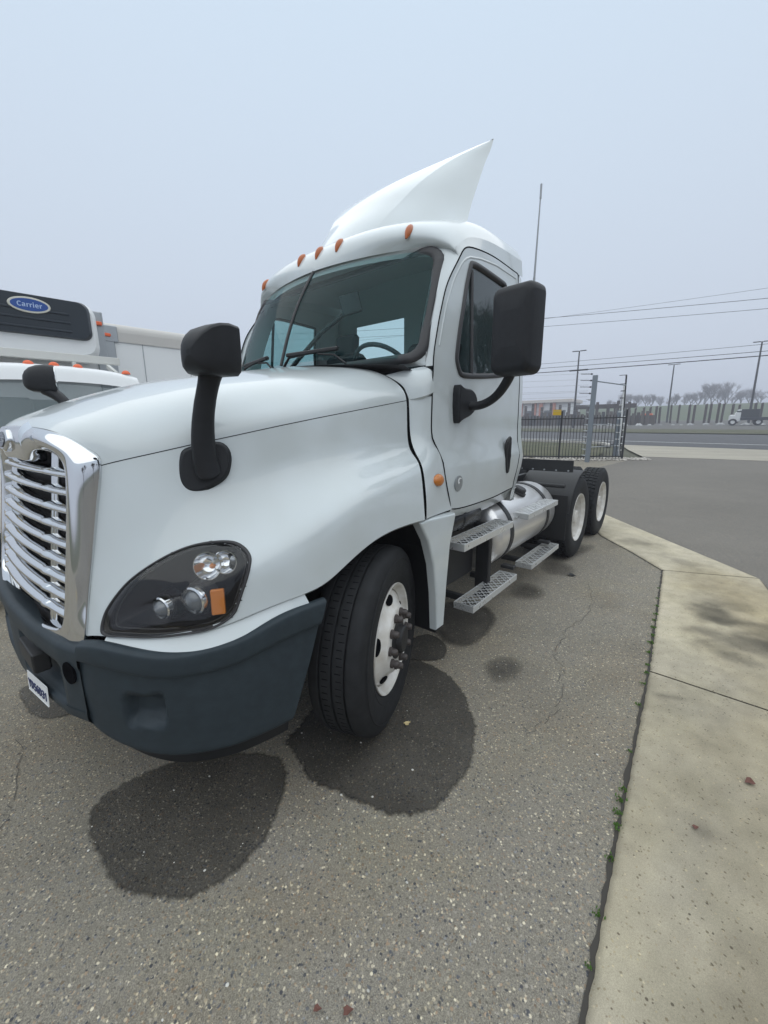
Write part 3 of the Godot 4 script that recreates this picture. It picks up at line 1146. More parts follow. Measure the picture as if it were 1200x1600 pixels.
func build_headlamp(s: float) -> void:
	var ctr := Vector3.ZERO
	for q in LENS:
		ctr += q / LENS.size()
	var nl := V(0.72, 0.16, 0.67).normalized()
	var loop := []
	for k in range(-2, LENS.size() + 3):
		loop.append(LENS[(k + LENS.size()) % LENS.size()])
	var cv := spl(loop, 4)
	var C := []
	for k in range(8, (LENS.size() + 2) * 4 + 1):
		C.append(cv[k])
	var flipm := Transform3D(Basis.from_scale(V(s, 1, 1)), Vector3.ZERO)
	var at := func(f: float, push: float) -> PackedVector3Array:
		var o := PackedVector3Array()
		for q in C:
			o.append(flipm * (ctr + (q - ctr) * f + nl * push))
		return o
	var ref: Vector3 = flipm * (ctr - nl * 0.6)
	var lamp := Node3D.new()
	lamp.name = "headlamp" if s > 0 else "headlamp_001"
	truck.add_child(lamp, true)
	var mb := MB.new()
	mb.grid([at.call(1.022, 0.001), at.call(1.014, 0.007), at.call(0.995, 0.010), at.call(0.968, 0.007), at.call(0.952, -0.014)], ref)
	obj("gasket", mb, M.rubber, lamp)
	mb = MB.new()
	mb.grid([at.call(0.985, 0.002), at.call(0.93, -0.03), at.call(0.86, -0.055), at.call(0.5, -0.075), at.call(0.02, -0.08)], flipm * (ctr - nl * 5.0))
	obj("housing", mb, M.lampblack, lamp)
	mb = MB.new()
	mb.grid([at.call(0.972, 0.006), at.call(0.94, 0.018), at.call(0.8, 0.034), at.call(0.5, 0.045), at.call(0.25, 0.05), at.call(0.02, 0.051)], ref)
	obj("lens", mb, M.lens, lamp)
	for f in [[0.955, -0.012], [0.90, -0.036]]:
		mb = MB.new()
		mb.tube(Array(at.call(f[0], f[1])), 0.0028, 5, false)
		obj("housing_rib", mb, M.rubber, lamp)
	var dr := func(d: Vector3) -> Vector3: return (flipm.basis * d).normalized()
	# upper turn lamp: a chrome bowl with a smaller one behind it
	mb = MB.new()
	var bd: Vector3 = dr.call(V(0.60, 0.12, 0.78))
	var p0: Vector3 = flipm * (V(0.992, 1.139, 0.834) + nl * 0.006)
	mb.lathe([Vector2(0.002, -0.05), Vector2(0.025, -0.045), Vector2(0.043, -0.025), Vector2(0.05, 0.0), Vector2(0.053, 0.0), Vector2(0.05, -0.03)], p0, bd, 30, 50)
	mb.lathe([Vector2(0.002, -0.045), Vector2(0.02, -0.04), Vector2(0.036, -0.02), Vector2(0.042, 0.0), Vector2(0.045, 0.0), Vector2(0.04, -0.03)], flipm * (V(1.03, 1.148, 0.787)), bd, 24, 50)
	obj("turn_reflector", mb, M.chrome, lamp)
	mb = MB.new()
	mb.lathe([Vector2(0.011, -0.03), Vector2(0.011, 0.0), Vector2(0.007, 0.010), Vector2(0.001, 0.013)], p0 + bd * -0.02 + V(s * 0.008, -0.004, -0.006), bd, 14, 60)
	obj("turn_bulb", mb, M.amber, lamp)
	# low and high beam
	for q in [[V(1.003, 1.027, 0.907), 0.047], [V(0.927, 1.006, 0.988), 0.038]]:
		mb = MB.new()
		var r: float = q[1]
		var fd: Vector3 = dr.call(V(0.30, 0.0, 0.95))
		var c0: Vector3 = flipm * ((q[0] as Vector3) - nl * 0.012)
		mb.lathe([Vector2(r * 1.12, -0.05), Vector2(r * 1.12, 0.004), Vector2(r * 0.98, 0.008), Vector2(r * 0.93, 0.0), Vector2(r * 0.8, -0.02)], c0, fd, 28, 30)
		obj("beam_ring", mb, M.chrome, lamp)
		mb = MB.new()
		mb.lathe([Vector2(r * 0.9, -0.012), Vector2(r * 0.75, 0.008), Vector2(r * 0.45, 0.022), Vector2(0.001, 0.027)], c0, fd, 24, 60)
		obj("beam_lens", mb, mat(Color(0.10, 0.11, 0.12), 0.04, 0.0, 0.9), lamp)
		mb = MB.new()
		mb.tube([c0 + fd * -0.06, c0 + fd * -0.02], [r * 1.5, r * 1.3], 20)
		obj("beam_bowl", mb, M.lampblack, lamp)
	mb = MB.new()
	var ax := facing(dr.call(V(0.82, 0.1, 0.55)), Vector3.UP, flipm * (V(1.056, 1.017, 0.842) - nl * 0.004))
	mb.box(ax.origin, V(0.048, 0.094, 0.02), 0.004, ax.basis)
	obj("side_reflector", mb, M.amber, lamp)

func build_grille() -> void:
	# chrome surround: stations from top middle to bottom middle of the left half
	var I := [V(0, 1.512, 0), V(0.16, 1.508, 0), V(0.225, 1.522, 0), V(0.285, 1.553, 0), V(0.45, 1.553, 0), V(0.545, 1.530, 0), V(0.588, 1.475, 0), V(0.600, 1.35, 0), V(0.602, 1.22, 0), V(0.600, 1.09, 0), V(0.597, 0.98, 0), V(0.575, 0.915, 0), V(0.50, 0.888, 0), V(0.3, 0.865, 0), V(0, 0.85, 0)]
	var O := [HOOD[0][0], V(0.16, 1.650, 1.146), V(0.225, 1.648, 1.140), HOOD[1][0], HOOD[2][0], HOOD[3][0], HOOD[4][0], HOOD[5][0], HOOD[6][0], HOOD[7][0], HOOD[8][0], V(0.692, 0.87, 1.166), V(0.60, 0.80, 1.185), V(0.34, 0.765, 1.235), V(0, 0.748, 1.256)]
	var cols := [[], [], [], [], [], [], [], []]
	for k in I.size():
		var i: Vector3 = I[k]
		i.z = gz(i.x, i.y)
		var o: Vector3 = O[k]
		var nrm := V(clampf(i.x * 0.9, 0, 0.5), 0.12 if i.y > 1.3 else 0.0, 1).normalized()
		var w := o - i
		cols[0].append(i - nrm * 0.07)
		cols[1].append(i - nrm * 0.01)
		cols[2].append(i + w * 0.07 + nrm * 0.004)
		var up := 0.032 * clampf((i.y - 0.9) / 0.6, 0, 1) * smoothstep(0.25, 0.5, i.x)
		cols[3].append(i + w * 0.18 + nrm * (0.009 + up * 0.3))
		cols[4].append(i + w * 0.55 + nrm * (0.018 + up))
		cols[5].append(i + w * 0.88 + nrm * (0.010 + up * 0.8))
		cols[6].append(o + nrm * 0.004)
		cols[7].append(o - w * 0.01 - nrm * 0.03)
	var rows := []
	for c in cols:
		var full := []
		for k in range(c.size() - 1, 0, -1):
			full.append(V(-c[k].x, c[k].y, c[k].z))
		full.append_array(c)
		rows.append(full)
	var mb := MB.new()
	var g := surf(rows, 8, 4)
	mb.grid(g, V(0, 1.2, 0.2))
	var grille := Node3D.new()
	grille.name = "grille"
	truck.add_child(grille, true)
	obj("surround", mb, M.chrome, grille)
	# radiator screen behind
	mb = MB.new()
	var P := []
	for r in 9:
		var row := PackedVector3Array()
		for k in 17:
			var x := -0.64 + 1.28 * k / 16.0
			var y := 0.82 + 0.78 * r / 8.0
			row.append(V(x, y, gz(x, y) - 0.09))
		P.append(row)
	mb.grid(P, V(0, 1.2, -4))
	var scr := mat(Color(0.055, 0.05, 0.05), 0.7)
	scr.heightmap_enabled = true
	scr.heightmap_texture = noise_tex(77, 0.3, Color.BLACK, Color.WHITE, 256)
	scr.heightmap_scale = 0.5
	scr.uv1_triplanar = true
	scr.uv1_scale = V(6, 6, 6)
	obj("radiator_screen", mb, scr, grille)
	for s in [-0.375, 0.375]:
		mb = MB.new()
		for e in [-0.016, 0.0, 0.016]:
			P = []
			for k in 7:
				var y := 0.86 + 0.69 * k / 6.0
				P.append(V(s + e, y, gz(s, y) - 0.05 + (0.006 if e == 0.0 else 0.0)))
			mb.tube(P, 0.011, 6, false)
		obj("strut", mb, M.chrome, grille)
	# nine bowed bars
	for b in 9:
		var y0 := 1.478 - 0.0655 * b
		var secs := []
		for k in 65:
			var x := -0.612 + 1.224 * k / 64.0
			var d := absf(absf(x) - 0.375)
			var wing := clampf(1.0 - d / 0.045, 0, 1)
			var y := y0 - 0.012 * x * x
			var z := gz(x, y) - 0.018
			secs.append([V(x, y + 0.017, z - 0.06), V(x, y + 0.016 + 0.003 * wing, z - 0.03), V(x, y + 0.007 + 0.003 * wing, z + 0.004 + 0.005 * wing), V(x, y - 0.006, z + 0.010 + 0.005 * wing), V(x, y - 0.014, z + 0.003), V(x, y - 0.011, z - 0.045)])
		mb = MB.new()
		mb.loft(secs, true)
		obj("bar", mb, M.chrome, grille)
	# oval badge on its boss
	var by := 1.590
	var bn := V(0, 0.16, 1).normalized()
	var bt := facing(bn, Vector3.UP, V(0, by, gz(0, by) + 0.016))
	mb = MB.new()
	mb.prism(oval(0.088, 0.05, 36), bt, 0.026, 0.012)
	var badge := obj("badge", mb, M.chrome, grille)
	mb = MB.new()
	mb.prism(oval(0.068, 0.034, 36), bt.translated_local(V(0, 0, 0.0255)), 0.004, 0.002)
	obj("badge_field", mb, mat(Color(0.10, 0.11, 0.13), 0.25, 0.8), badge)
	lettering("badge_lettering", "FREIGHTLINER", 0.017, bt.translated_local(V(0, 0, 0.0298)), M.chrome, badge, 0.118, false)
	# strip of tape left on the chrome
	mb = MB.new()
	P = []
	for k in 6:
		var f := k / 5.0
		var a := V(0.265, 1.583, gz(0.265, 1.583) + 0.032).lerp(V(0.335, 1.655, 1.139), f) + V(0, 0.006, 0.012) * sin(PI * f)
		P.append(PackedVector3Array([a + V(-0.017, 0.012, 0.003), a + V(0.017, -0.012, 0.003)]))
	mb.grid(P, V(0, 1, 0.2))
	obj("tape_strip", mb, M.tape, grille)

func lettering(called: String, text: String, height: float, t: Transform3D, m: Material, parent: Node3D, width := 0.0, bold := true) -> void:
	var tm := TextMesh.new()
	var f := SystemFont.new()
	f.font_names = PackedStringArray(["Droid Sans"])
	f.font_weight = 700 if bold else 400
	tm.font = f
	tm.text = text
	tm.font_size = 64
	tm.pixel_size = height / 46.0
	tm.depth = 0.002
	var am: Mesh = tm
	var o := MeshInstance3D.new()
	o.name = called
	o.mesh = am
	o.material_override = m
	var bb := tm.get_aabb()
	var sx := width / bb.size.x if width > 0 and bb.size.x > 0 else 1.0
	o.transform = t * Transform3D(Basis.from_scale(V(sx, 1, 1)), Vector3.ZERO)
	parent.add_child(o, true)

func plan(x: float) -> float:   # the bumper's outline seen from above
	var K := [[0.0, 1.275], [0.3, 1.265], [0.6, 1.235], [0.8, 1.18], [0.95, 1.09], [1.08, 0.93], [1.16, 0.75], [1.2, 0.58], [1.215, 0.4]]
	for k in K.size() - 1:
		if x <= K[k + 1][0]:
			return lerpf(K[k][1], K[k + 1][1], (x - K[k][0]) / (K[k + 1][0] - K[k][0]))
	return 0.4

func build_bumper() -> void:
	# corner pieces: columns along the outline, rows from the rolled top edge down
	var top := [V(0.725, 0.888, 1.205), V(0.784, 0.899, 1.184), V(0.856, 0.895, 1.146), V(0.973, 0.870, 1.061), V(1.047, 0.859, 0.970), V(1.109, 0.867, 0.865), V(1.144, 0.882, 0.786), V(1.169, 0.905, 0.712), V(1.193, 0.924, 0.609), V(1.211, 0.925, 0.452)]
	var bot := [V(0.67, 0.560, 1.213), V(0.725, 0.53, 1.198), V(0.80, 0.495, 1.168), V(0.905, 0.462, 1.108), V(0.993, 0.435, 1.024), V(1.065, 0.428, 0.93), V(1.110, 0.427, 0.855), V(1.145, 0.432, 0.775), V(1.170, 0.436, 0.70), V(1.186, 0.440, 0.638)]
	var bumper := Node3D.new()
	bumper.name = "bumper"
	truck.add_child(bumper, true)
	for s in [-1.0, 1.0]:
		var rows := [[], [], [], [], [], [], [], [], [], []]
		var T := spl(mx(top, s), 4)
		var B := spl(mx(bot, s), 4)
		for k in T.size():
			var t := T[k]
			var b := B[k]
			var inn := (V(0, t.y, 0.2) - t).normalized()
			var step := (b - t)
			rows[0].append(t + inn * 0.09 + V(0, -0.03, 0))
			rows[1].append(t + inn * 0.035 + V(0, 0.004, 0))
			rows[2].append(t + V(0, 0.0, 0) + inn * 0.008)
			rows[3].append(t + step * 0.05 - inn * 0.002)
			rows[4].append(t + step * 0.185 - inn * 0.002)
			rows[5].append(t + step * 0.205 + inn * 0.012)
			rows[6].append(t + step * 0.5 + inn * 0.006)
			rows[7].append(t + step * 0.85 + inn * 0.010)
			rows[8].append(b + inn * 0.03)
			rows[9].append(b + inn * 0.14 + V(0, -0.015, 0))
		# recessed fog lamp pocket, pressed into the sheet
		var rr := []
		for r in rows:
			rr.append(PackedVector3Array(r))
		var fine := []
		for k in rr[0].size():
			var col := []
			for r in rr:
				col.append(r[k])
			fine.append(spl(col, 8))
		var G := []
		for j in fine[0].size():
			var row := []
			for k in fine.size():
				row.append(fine[k][j])
			G.append(spl(row, 3))
		for r in G:
			for k in r.size():
				var q: Vector3 = r[k]
				var a := absf(q.x)
				var ex := smoothstep(0.862, 0.885, a) * (1.0 - smoothstep(0.968, 0.984, a))
				var ey := smoothstep(0.585, 0.612, q.y) * (1.0 - smoothstep(0.690, 0.708, q.y))
				if q.z > 0.9:
					r[k] = q - V(s * 0.55, 0, 0.8) * (0.048 * ex * ey)
		var mb := MB.new()
		mb.grid(G, V(0, 0.7, 0.0))
		obj("bumper_corner", mb, M.bumper, bumper)
		# lower air dam, tucked under
		mb = MB.new()
		var a1 := PackedVector3Array()
		var a2 := PackedVector3Array()
		for k in B.size():
			var inn := (V(0, B[k].y, 0.2) - B[k]).normalized()
			a1.append(B[k] + inn * 0.06)
			a2.append(B[k] + inn * 0.10 + V(0, -0.10, 0))
		mb.grid([a1, a2], V(0, 0.5, 0))
		obj("air_dam", mb, M.plastic, bumper)
	# middle section, with an intake opening above the plate on each side
	var P := []
	var prof := [[0.845, -0.10], [0.872, -0.035], [0.870, -0.008], [0.850, 0.004], [0.80, 0.004], [0.783, 0.0], [0.772, -0.012], [0.766, -0.05], [0.62, -0.055], [0.605, -0.02], [0.592, 0.002], [0.555, 0.0], [0.535, -0.015], [0.53, -0.10]]
	for r in prof:
		var row := PackedVector3Array()
		for k in 61:
			var x := -0.715 + 1.43 * k / 60.0
			var pushed: float = r[1]
			var a := absf(x)
			if r[0] < 0.78 and r[0] > 0.60:
				var open := smoothstep(0.12, 0.15, a) * (1.0 - smoothstep(0.56, 0.60, a))
				pushed = lerpf(0.0, r[1], open)
			var yy: float = r[0] + 0.02 * (a * a / 0.5 if r[0] < 0.6 else 0.0)
			row.append(V(x, yy, plan(a) + pushed))
		P.append(row)
	var mb2 := MB.new()
	mb2.grid(P, V(0, 0.7, 0.0))
	obj("bumper_middle", mb2, M.bumper, bumper)
	for s in [-1.0, 1.0]:
		for k in 4:
			mb2 = MB.new()
			var y := 0.64 + 0.034 * k
			mb2.tube([V(s * 0.44, y, plan(0.44) - 0.045), V(s * 0.52, y, plan(0.52) - 0.043), V(s * 0.575, y, plan(0.575) - 0.036)], 0.007, 6)
			obj("intake_slat", mb2, M.plastic, bumper)
		mb2 = MB.new()
		mb2.prism(oval(0.036, 0.044, 24), facing(V(s * 0.25, 0, 0.97), Vector3.UP, V(s * 0.652, 0.765, plan(0.652) - 0.03)), 0.0365, 0.0)
		obj("tow_hole", mb2, M.dark, bumper)
	mb2 = MB.new()
	mb2.box(V(0.27, 0.715, plan(0.27) - 0.012), V(0.24, 0.085, 0.06), 0.008)
	obj("plate_bracket", mb2, M.black, bumper)
	# licence plate hanging under its bracket
	var plate := Node3D.new()
	plate.name = "licence_plate"
	truck.add_child(plate, true)
	plate.transform = facing(V(0.10, 0.06, 1), Vector3.UP, V(0.33, 0.585, plan(0.33) + 0.012)) * Transform3D(Basis.from_scale(V(0.74, 0.58, 1)), Vector3.ZERO)
	mb2 = MB.new()
	mb2.prism(round_rect(0.305, 0.152, 0.012, 3), Transform3D(), 0.0018, 0.0005)
	obj("plate_sheet", mb2, M.white, plate)
	mb2 = MB.new()
	for k in [-1, 1]:
		mb2.box(V(0, 0.0735 * k, 0.002), V(0.30, 0.004, 0.002), 0.0008)
	obj("plate_rim", mb2, M.white, plate)
	lettering("plate_number", "YD56D31", 0.062, Transform3D(Basis(), V(0, -0.012, 0.003)), M.navy, plate, 0.265)
	# dark cavity between bumper, grille and hood
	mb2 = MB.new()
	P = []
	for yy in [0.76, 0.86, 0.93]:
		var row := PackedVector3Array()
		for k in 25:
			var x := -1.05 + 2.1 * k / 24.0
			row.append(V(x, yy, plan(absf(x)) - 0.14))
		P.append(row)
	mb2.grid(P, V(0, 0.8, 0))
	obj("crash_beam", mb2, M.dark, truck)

const DOOR := [Vector2(-0.90, 2.64), Vector2(-0.80, 2.52), Vector2(-0.71, 2.37), Vector2(-0.635, 2.15), Vector2(-0.60, 2.0), Vector2(-0.588, 1.77), Vector2(-0.588, 1.57), Vector2(-0.635, 1.48), Vector2(-0.67, 1.30), Vector2(-0.73, 1.15), Vector2(-0.79, 1.105), Vector2(-1.2, 1.10), Vector2(-1.79, 1.11), Vector2(-1.845, 1.18), Vector2(-1.85, 1.6), Vector2(-1.855, 2.2), Vector2(-1.855, 2.71), Vector2(-1.82, 2.80), Vector2(-1.50, 2.797), Vector2(-1.24, 2.775), Vector2(-1.06, 2.745), Vector2(-0.97, 2.71)]
const PANE := [Vector2(-1.02, 2.60), Vector2(-0.93, 2.40), Vector2(-0.845, 2.14), Vector2(-0.825, 2.03), Vector2(-0.85, 1.975), Vector2(-0.92, 1.955), Vector2(-1.2, 1.975), Vector2(-1.50, 2.01), Vector2(-1.555, 2.03), Vector2(-1.58, 2.10), Vector2(-1.585, 2.35), Vector2(-1.585, 2.60), Vector2(-1.56, 2.655), Vector2(-1.35, 2.66), Vector2(-1.15, 2.66), Vector2(-1.06, 2.65)]

func grow(P: Array, d: float) -> Array:
	var out := []
	var m := P.size()
	var area := 0.0
	for k in m:
		area += P[k].cross(P[(k + 1) % m])
	for k in m:
		var t: Vector2 = (P[(k + 1) % m] - P[(k + m - 1) % m]).normalized()
		out.append(P[k] + Vector2(t.y, -t.x) * d * signf(area))
	return out

func build_cab() -> void:
	var cab := Node3D.new()
	cab.name = "cab"
	truck.add_child(cab, true)
	var mb := MB.new()
	# roof: rows run back from the windscreen, columns across
	var X := [0.0, 0.42, 0.75, 0.93, 1.02]
	var prof := [
		[V(0, 2.735, -0.655), V(0, 2.84, -0.685), V(0, 2.945, -0.80), V(0, 3.02, -1.04), V(0, 3.065, -1.4), V(0, 3.07, -1.98)],
		[V(0.42, 2.733, -0.70), V(0.42, 2.835, -0.705), V(0.42, 2.94, -0.815), V(0.42, 3.012, -1.05), V(0.42, 3.06, -1.4), V(0.42, 3.065, -1.98)],
		[V(0.76, 2.728, -0.80), V(0.77, 2.80, -0.765), V(0.77, 2.895, -0.86), V(0.77, 2.98, -1.07), V(0.77, 3.04, -1.4), V(0.77, 3.05, -1.98)],
		[V(0.95, 2.705, -0.885), V(0.95, 2.75, -0.855), V(0.945, 2.83, -0.935), V(0.93, 2.925, -1.10), V(0.928, 3.01, -1.42), V(0.925, 3.045, -1.98)],
		[V(1.015, 2.67, -0.90), V(1.012, 2.705, -0.895), V(1.012, 2.765, -0.98), V(1.008, 2.825, -1.10), V(1.006, 2.89, -1.42), V(1.005, 2.93, -1.98)]]
	var rows := []
	for k in range(4, 0, -1):
		rows.append(mx(prof[k], -1))
	for r in prof:
		rows.append(r)
	var RS := surf(rows, 10, 8)
	mb.grid(RS, V(0, 2.2, -1.4))
	var roof := obj("roof", mb, M.paint, cab)
	mb = MB.new()
	var lin := []
	for r in RS:
		var row := PackedVector3Array()
		for q in r:
			row.append(V(q.x * 0.965, q.y - 0.035, q.z - 0.02))
		lin.append(row)
	mb.grid(lin, V(0, 5, -1.4))
	obj("headliner", mb, M.interior, roof)
	# frame round the windscreen
	mb = MB.new()
	var lo := ws_loop(0.035, 0.0)
	var hi := PackedVector3Array()
	for q in lo:
		var dx := clampf(q.x, -0.985, 0.985)
		hi.append(q)
	var outer := []
	for q in round_rect(2.02, 0.80, 0.02, 10):
		outer.append(ws(q.x, 0.5 + q.y / 0.78, -0.004))
	outer.append(outer[0])
	mb.grid([resample(outer, 140), lo], V(0, 2.3, -2.5))
	obj("windscreen_frame", mb, M.paint, cab)
	# windscreen seal, panes and centre strip
	mb = MB.new()
	mb.grid([ws_loop(-0.004, -0.004), ws_loop(0.002, 0.010), ws_loop(0.015, 0.015), ws_loop(0.035, 0.012), ws_loop(0.05, 0.004), ws_loop(0.053, -0.01)], V(0, 2.3, -2.5))
	obj("windscreen_seal", mb, M.rubber, cab)
	for s in [-1.0, 1.0]:
		mb = MB.new()
		var P := []
		for r in 13:
			var row := PackedVector3Array()
			for k in 17:
				row.append(ws(s * (0.004 + 0.958 * k / 16.0), 0.035 + 0.93 * r / 12.0, 0.001))
			P.append(row)
		mb.grid(P, V(0, 2.3, -2.5))
		var wsn := obj("windscreen", mb, M.glass, cab)
		mb = MB.new()
		var P2 := []
		for row in P:
			var r2 := PackedVector3Array()
			for q in row:
				r2.append(q - V(0.25 * signf(q.x) * absf(q.x), 0.42, 0.86) * 0.006)
			P2.append(r2)
		mb.grid(P2, V(0, 2.3, -2.5))
		obj("tint_layer", mb, M.film, wsn)
	mb = MB.new()
	var cs := []
	for k in 9:
		cs.append(ws(0, 0.02 + 0.96 * k / 8.0, 0.004))
	mb.tube(cs, 0.011, 8)
	obj("windscreen_divider", mb, M.rubber, cab)
	# dashboard, floor, back wall
	mb = MB.new()
	var P := []
	for r in [[0.02, 0.0], [0.02, -0.06], [0.0, -0.22], [-0.03, -0.36], [-0.12, -0.42], [-0.6, -0.44]]:
		var row := PackedVector3Array()
		for k in 21:
			var s := -1.0 + 2.0 * k / 20.0
			var q := ws(s * 0.98, 0.0, 0)
			row.append(V(q.x, q.y - 0.055 + r[0], q.z + r[1] - 0.03))
		P.append(row)
	mb.grid(P, V(0, 1.2, -0.4))
	obj("dashboard", mb, M.interior, cab)
	mb = MB.new()
	mb.box(V(0, 1.15, -1.25), V(2.06, 0.06, 1.4), 0.01)
	mb.box(V(0, 1.45, -0.55), V(1.9, 0.6, 0.05), 0.01)
	obj("floor", mb, M.seat, cab)
	# wall openings: two back windows
	mb = MB.new()
	var zb := -1.945
	var ys := [0.98, 2.33, 2.69, 2.87, 3.035]
	var xo := [1.06, 1.05, 1.025, 0.985, 0.80]
	var xs := [0.0, -0.80, -0.12, 0.0]
	var cutw := MB.new()
	for i in 3:
		for j in 4:
			if j == 1 and i == 1:
				continue
			var xa := [-xo[j], xs[1], xs[2], xo[j]]
			var xb := [-xo[j + 1], xs[1], xs[2], xo[j + 1]]
			for zo in [[0.0, -1.0], [0.03, 1.0]]:
				mb.quad(V(xa[i], ys[j], zb + zo[0]), V(xa[i + 1], ys[j], zb + zo[0]), V(xb[i + 1], ys[j + 1], zb + zo[0]), V(xb[i], ys[j + 1], zb + zo[0]), V(0, 0, zo[1]))
			cutw.quad(V(xa[i], ys[j], zb - 0.03), V(xa[i + 1], ys[j], zb - 0.03), V(xb[i + 1], ys[j + 1], zb - 0.03), V(xb[i], ys[j + 1], zb - 0.03), V(0, 0, -1))
	var back := obj("back_wall", mb, M.interior, cab)
	for i in [1]:
		mb = MB.new()
		mb.quad(V(xs[i], ys[1], zb + 0.012), V(xs[i + 1], ys[1], zb + 0.012), V(xs[i + 1], ys[2], zb + 0.012), V(xs[i], ys[2], zb + 0.012), V(0, 0, -1))
		obj("back_window", mb, M.glass, back)
	obj("back_panel", cutw, M.paint, cab)
	# seats and wheel
	for s in [-0.5, 0.5]:
		mb = MB.new()
		mb.box(V(s, 1.62, -1.18), V(0.5, 0.16, 0.5), 0.05)
		mb.box(V(s, 1.98, -1.44), V(0.48, 0.66, 0.14), 0.06, Basis(Vector3.RIGHT, -0.12))
		mb.box(V(s, 2.40, -1.50), V(0.27, 0.2, 0.1), 0.045, Basis(Vector3.RIGHT, -0.12))
		mb.box(V(s, 1.35, -1.18), V(0.4, 0.4, 0.4), 0.02)
		obj("seat", mb, M.seat, cab)
	mb = MB.new()
	var wc := V(0.47, 2.02, -0.86)
	var wt := facing(V(0, 0.72, -0.7), Vector3.UP, wc)
	var ring := []
	for k in 33:
		var a := TAU * k / 32.0
		ring.append(wt * V(0.235 * cos(a), 0.235 * sin(a), 0))
	mb.tube(ring, 0.016, 8, false)
	for a in [0.0, PI * 0.5, PI]:
		mb.tube([wt * V(0, 0, -0.03), wt * V(0.225 * cos(a - PI), 0.225 * sin(a - PI), 0)], 0.014, 6)
	mb.tube([wt * V(0, 0, 0.0), wt * V(0, 0, -0.4)], 0.03, 8)
	obj("steering_wheel", mb, M.seat, cab)
	mb = MB.new()
	var gm := facing(V(0.5, 0.1, 0.85), Vector3.UP, V(0.185, 2.52, -0.83))
	mb.box(gm.origin, V(0.15, 0.15, 0.03), 0.012, gm.basis * Basis(Vector3.BACK, 0.25))
	mb.tube([V(0.15, 2.48, -0.84), V(-0.1, 2.36, -0.80), V(-0.42, 2.12, -0.74)], 0.018, 8)
	obj("camera_arm", mb, M.black, cab)
	# cab sides
	for s in [-1.0, 1.0]:
		build_side(cab, s, RS)
	# five roof marker lamps
	for x in [-0.74, -0.2, 0.0, 0.2, 0.75]:
		var ax := absf(x)
		var py := 2.868 if ax < 0.5 else 2.822
		var pz := -0.705 - 0.02 * ax if ax < 0.5 else -0.768
		mb = MB.new()
		var f := facing(V(0.12 * x, 0.56, 0.83), Vector3.UP, V(x, py, pz))
		var secs := []
		for k in 9:
			var t := k / 8.0
			var r := sin(PI * clampf(t * 0.94 + 0.05, 0, 1))
			var w := 0.026 * pow(r, 0.6) * lerpf(0.75, 1.0, t)
			var hh := 0.030 * pow(r, 0.7)
			var sec := []
			for j in 10:
				var a := PI * j / 9.0
				sec.append(f * V(w * cos(a), -0.062 + 0.124 * t, hh * sin(a) - 0.004))
			secs.append(sec)
		mb.loft(secs)
		obj("marker_lamp", mb, M.orange_lens, roof)
	# wipers
	for s in [0.0, -0.62]:
		mb = MB.new()
		mb.tube([ws(s + 0.06, -0.01, 0.02), ws(s + 0.11, 0.055, 0.035), ws(s + 0.30, 0.075, 0.035)], [0.010, 0.009, 0.006], 6)
		mb.tube([ws(s + 0.56, -0.02, 0.02), ws(s + 0.48, 0.045, 0.035), ws(s + 0.36, 0.06, 0.035)], [0.007, 0.007, 0.006], 6)
		mb.box(ws(s + 0.30, 0.085, 0.03), V(0.42, 0.025, 0.03), 0.008, Basis(Vector3.BACK, 0.02) * Basis(Vector3.UP, 0.18 if s == 0.0 else -0.2))
		obj("wiper", mb, M.black, cab)
	# cowl between hood and windscreen
	mb = MB.new()
	P = []
	for r in [[0.02, 0.10, -0.10], [0.0, 0.015, -0.03], [-0.02, 0.0, 0.02]]:
		var row := PackedVector3Array()
		for k in 31:
			var sx := -0.94 + 1.88 * k / 30.0
			var q := ws(sx, -0.03, 0)
			row.append(V(q.x, q.y + r[0] - 0.02, q.z + r[1]))
		P.append(row)
	mb.grid(P, V(0, 1.0, -1))
	obj("cowl", mb, M.rubber, cab)

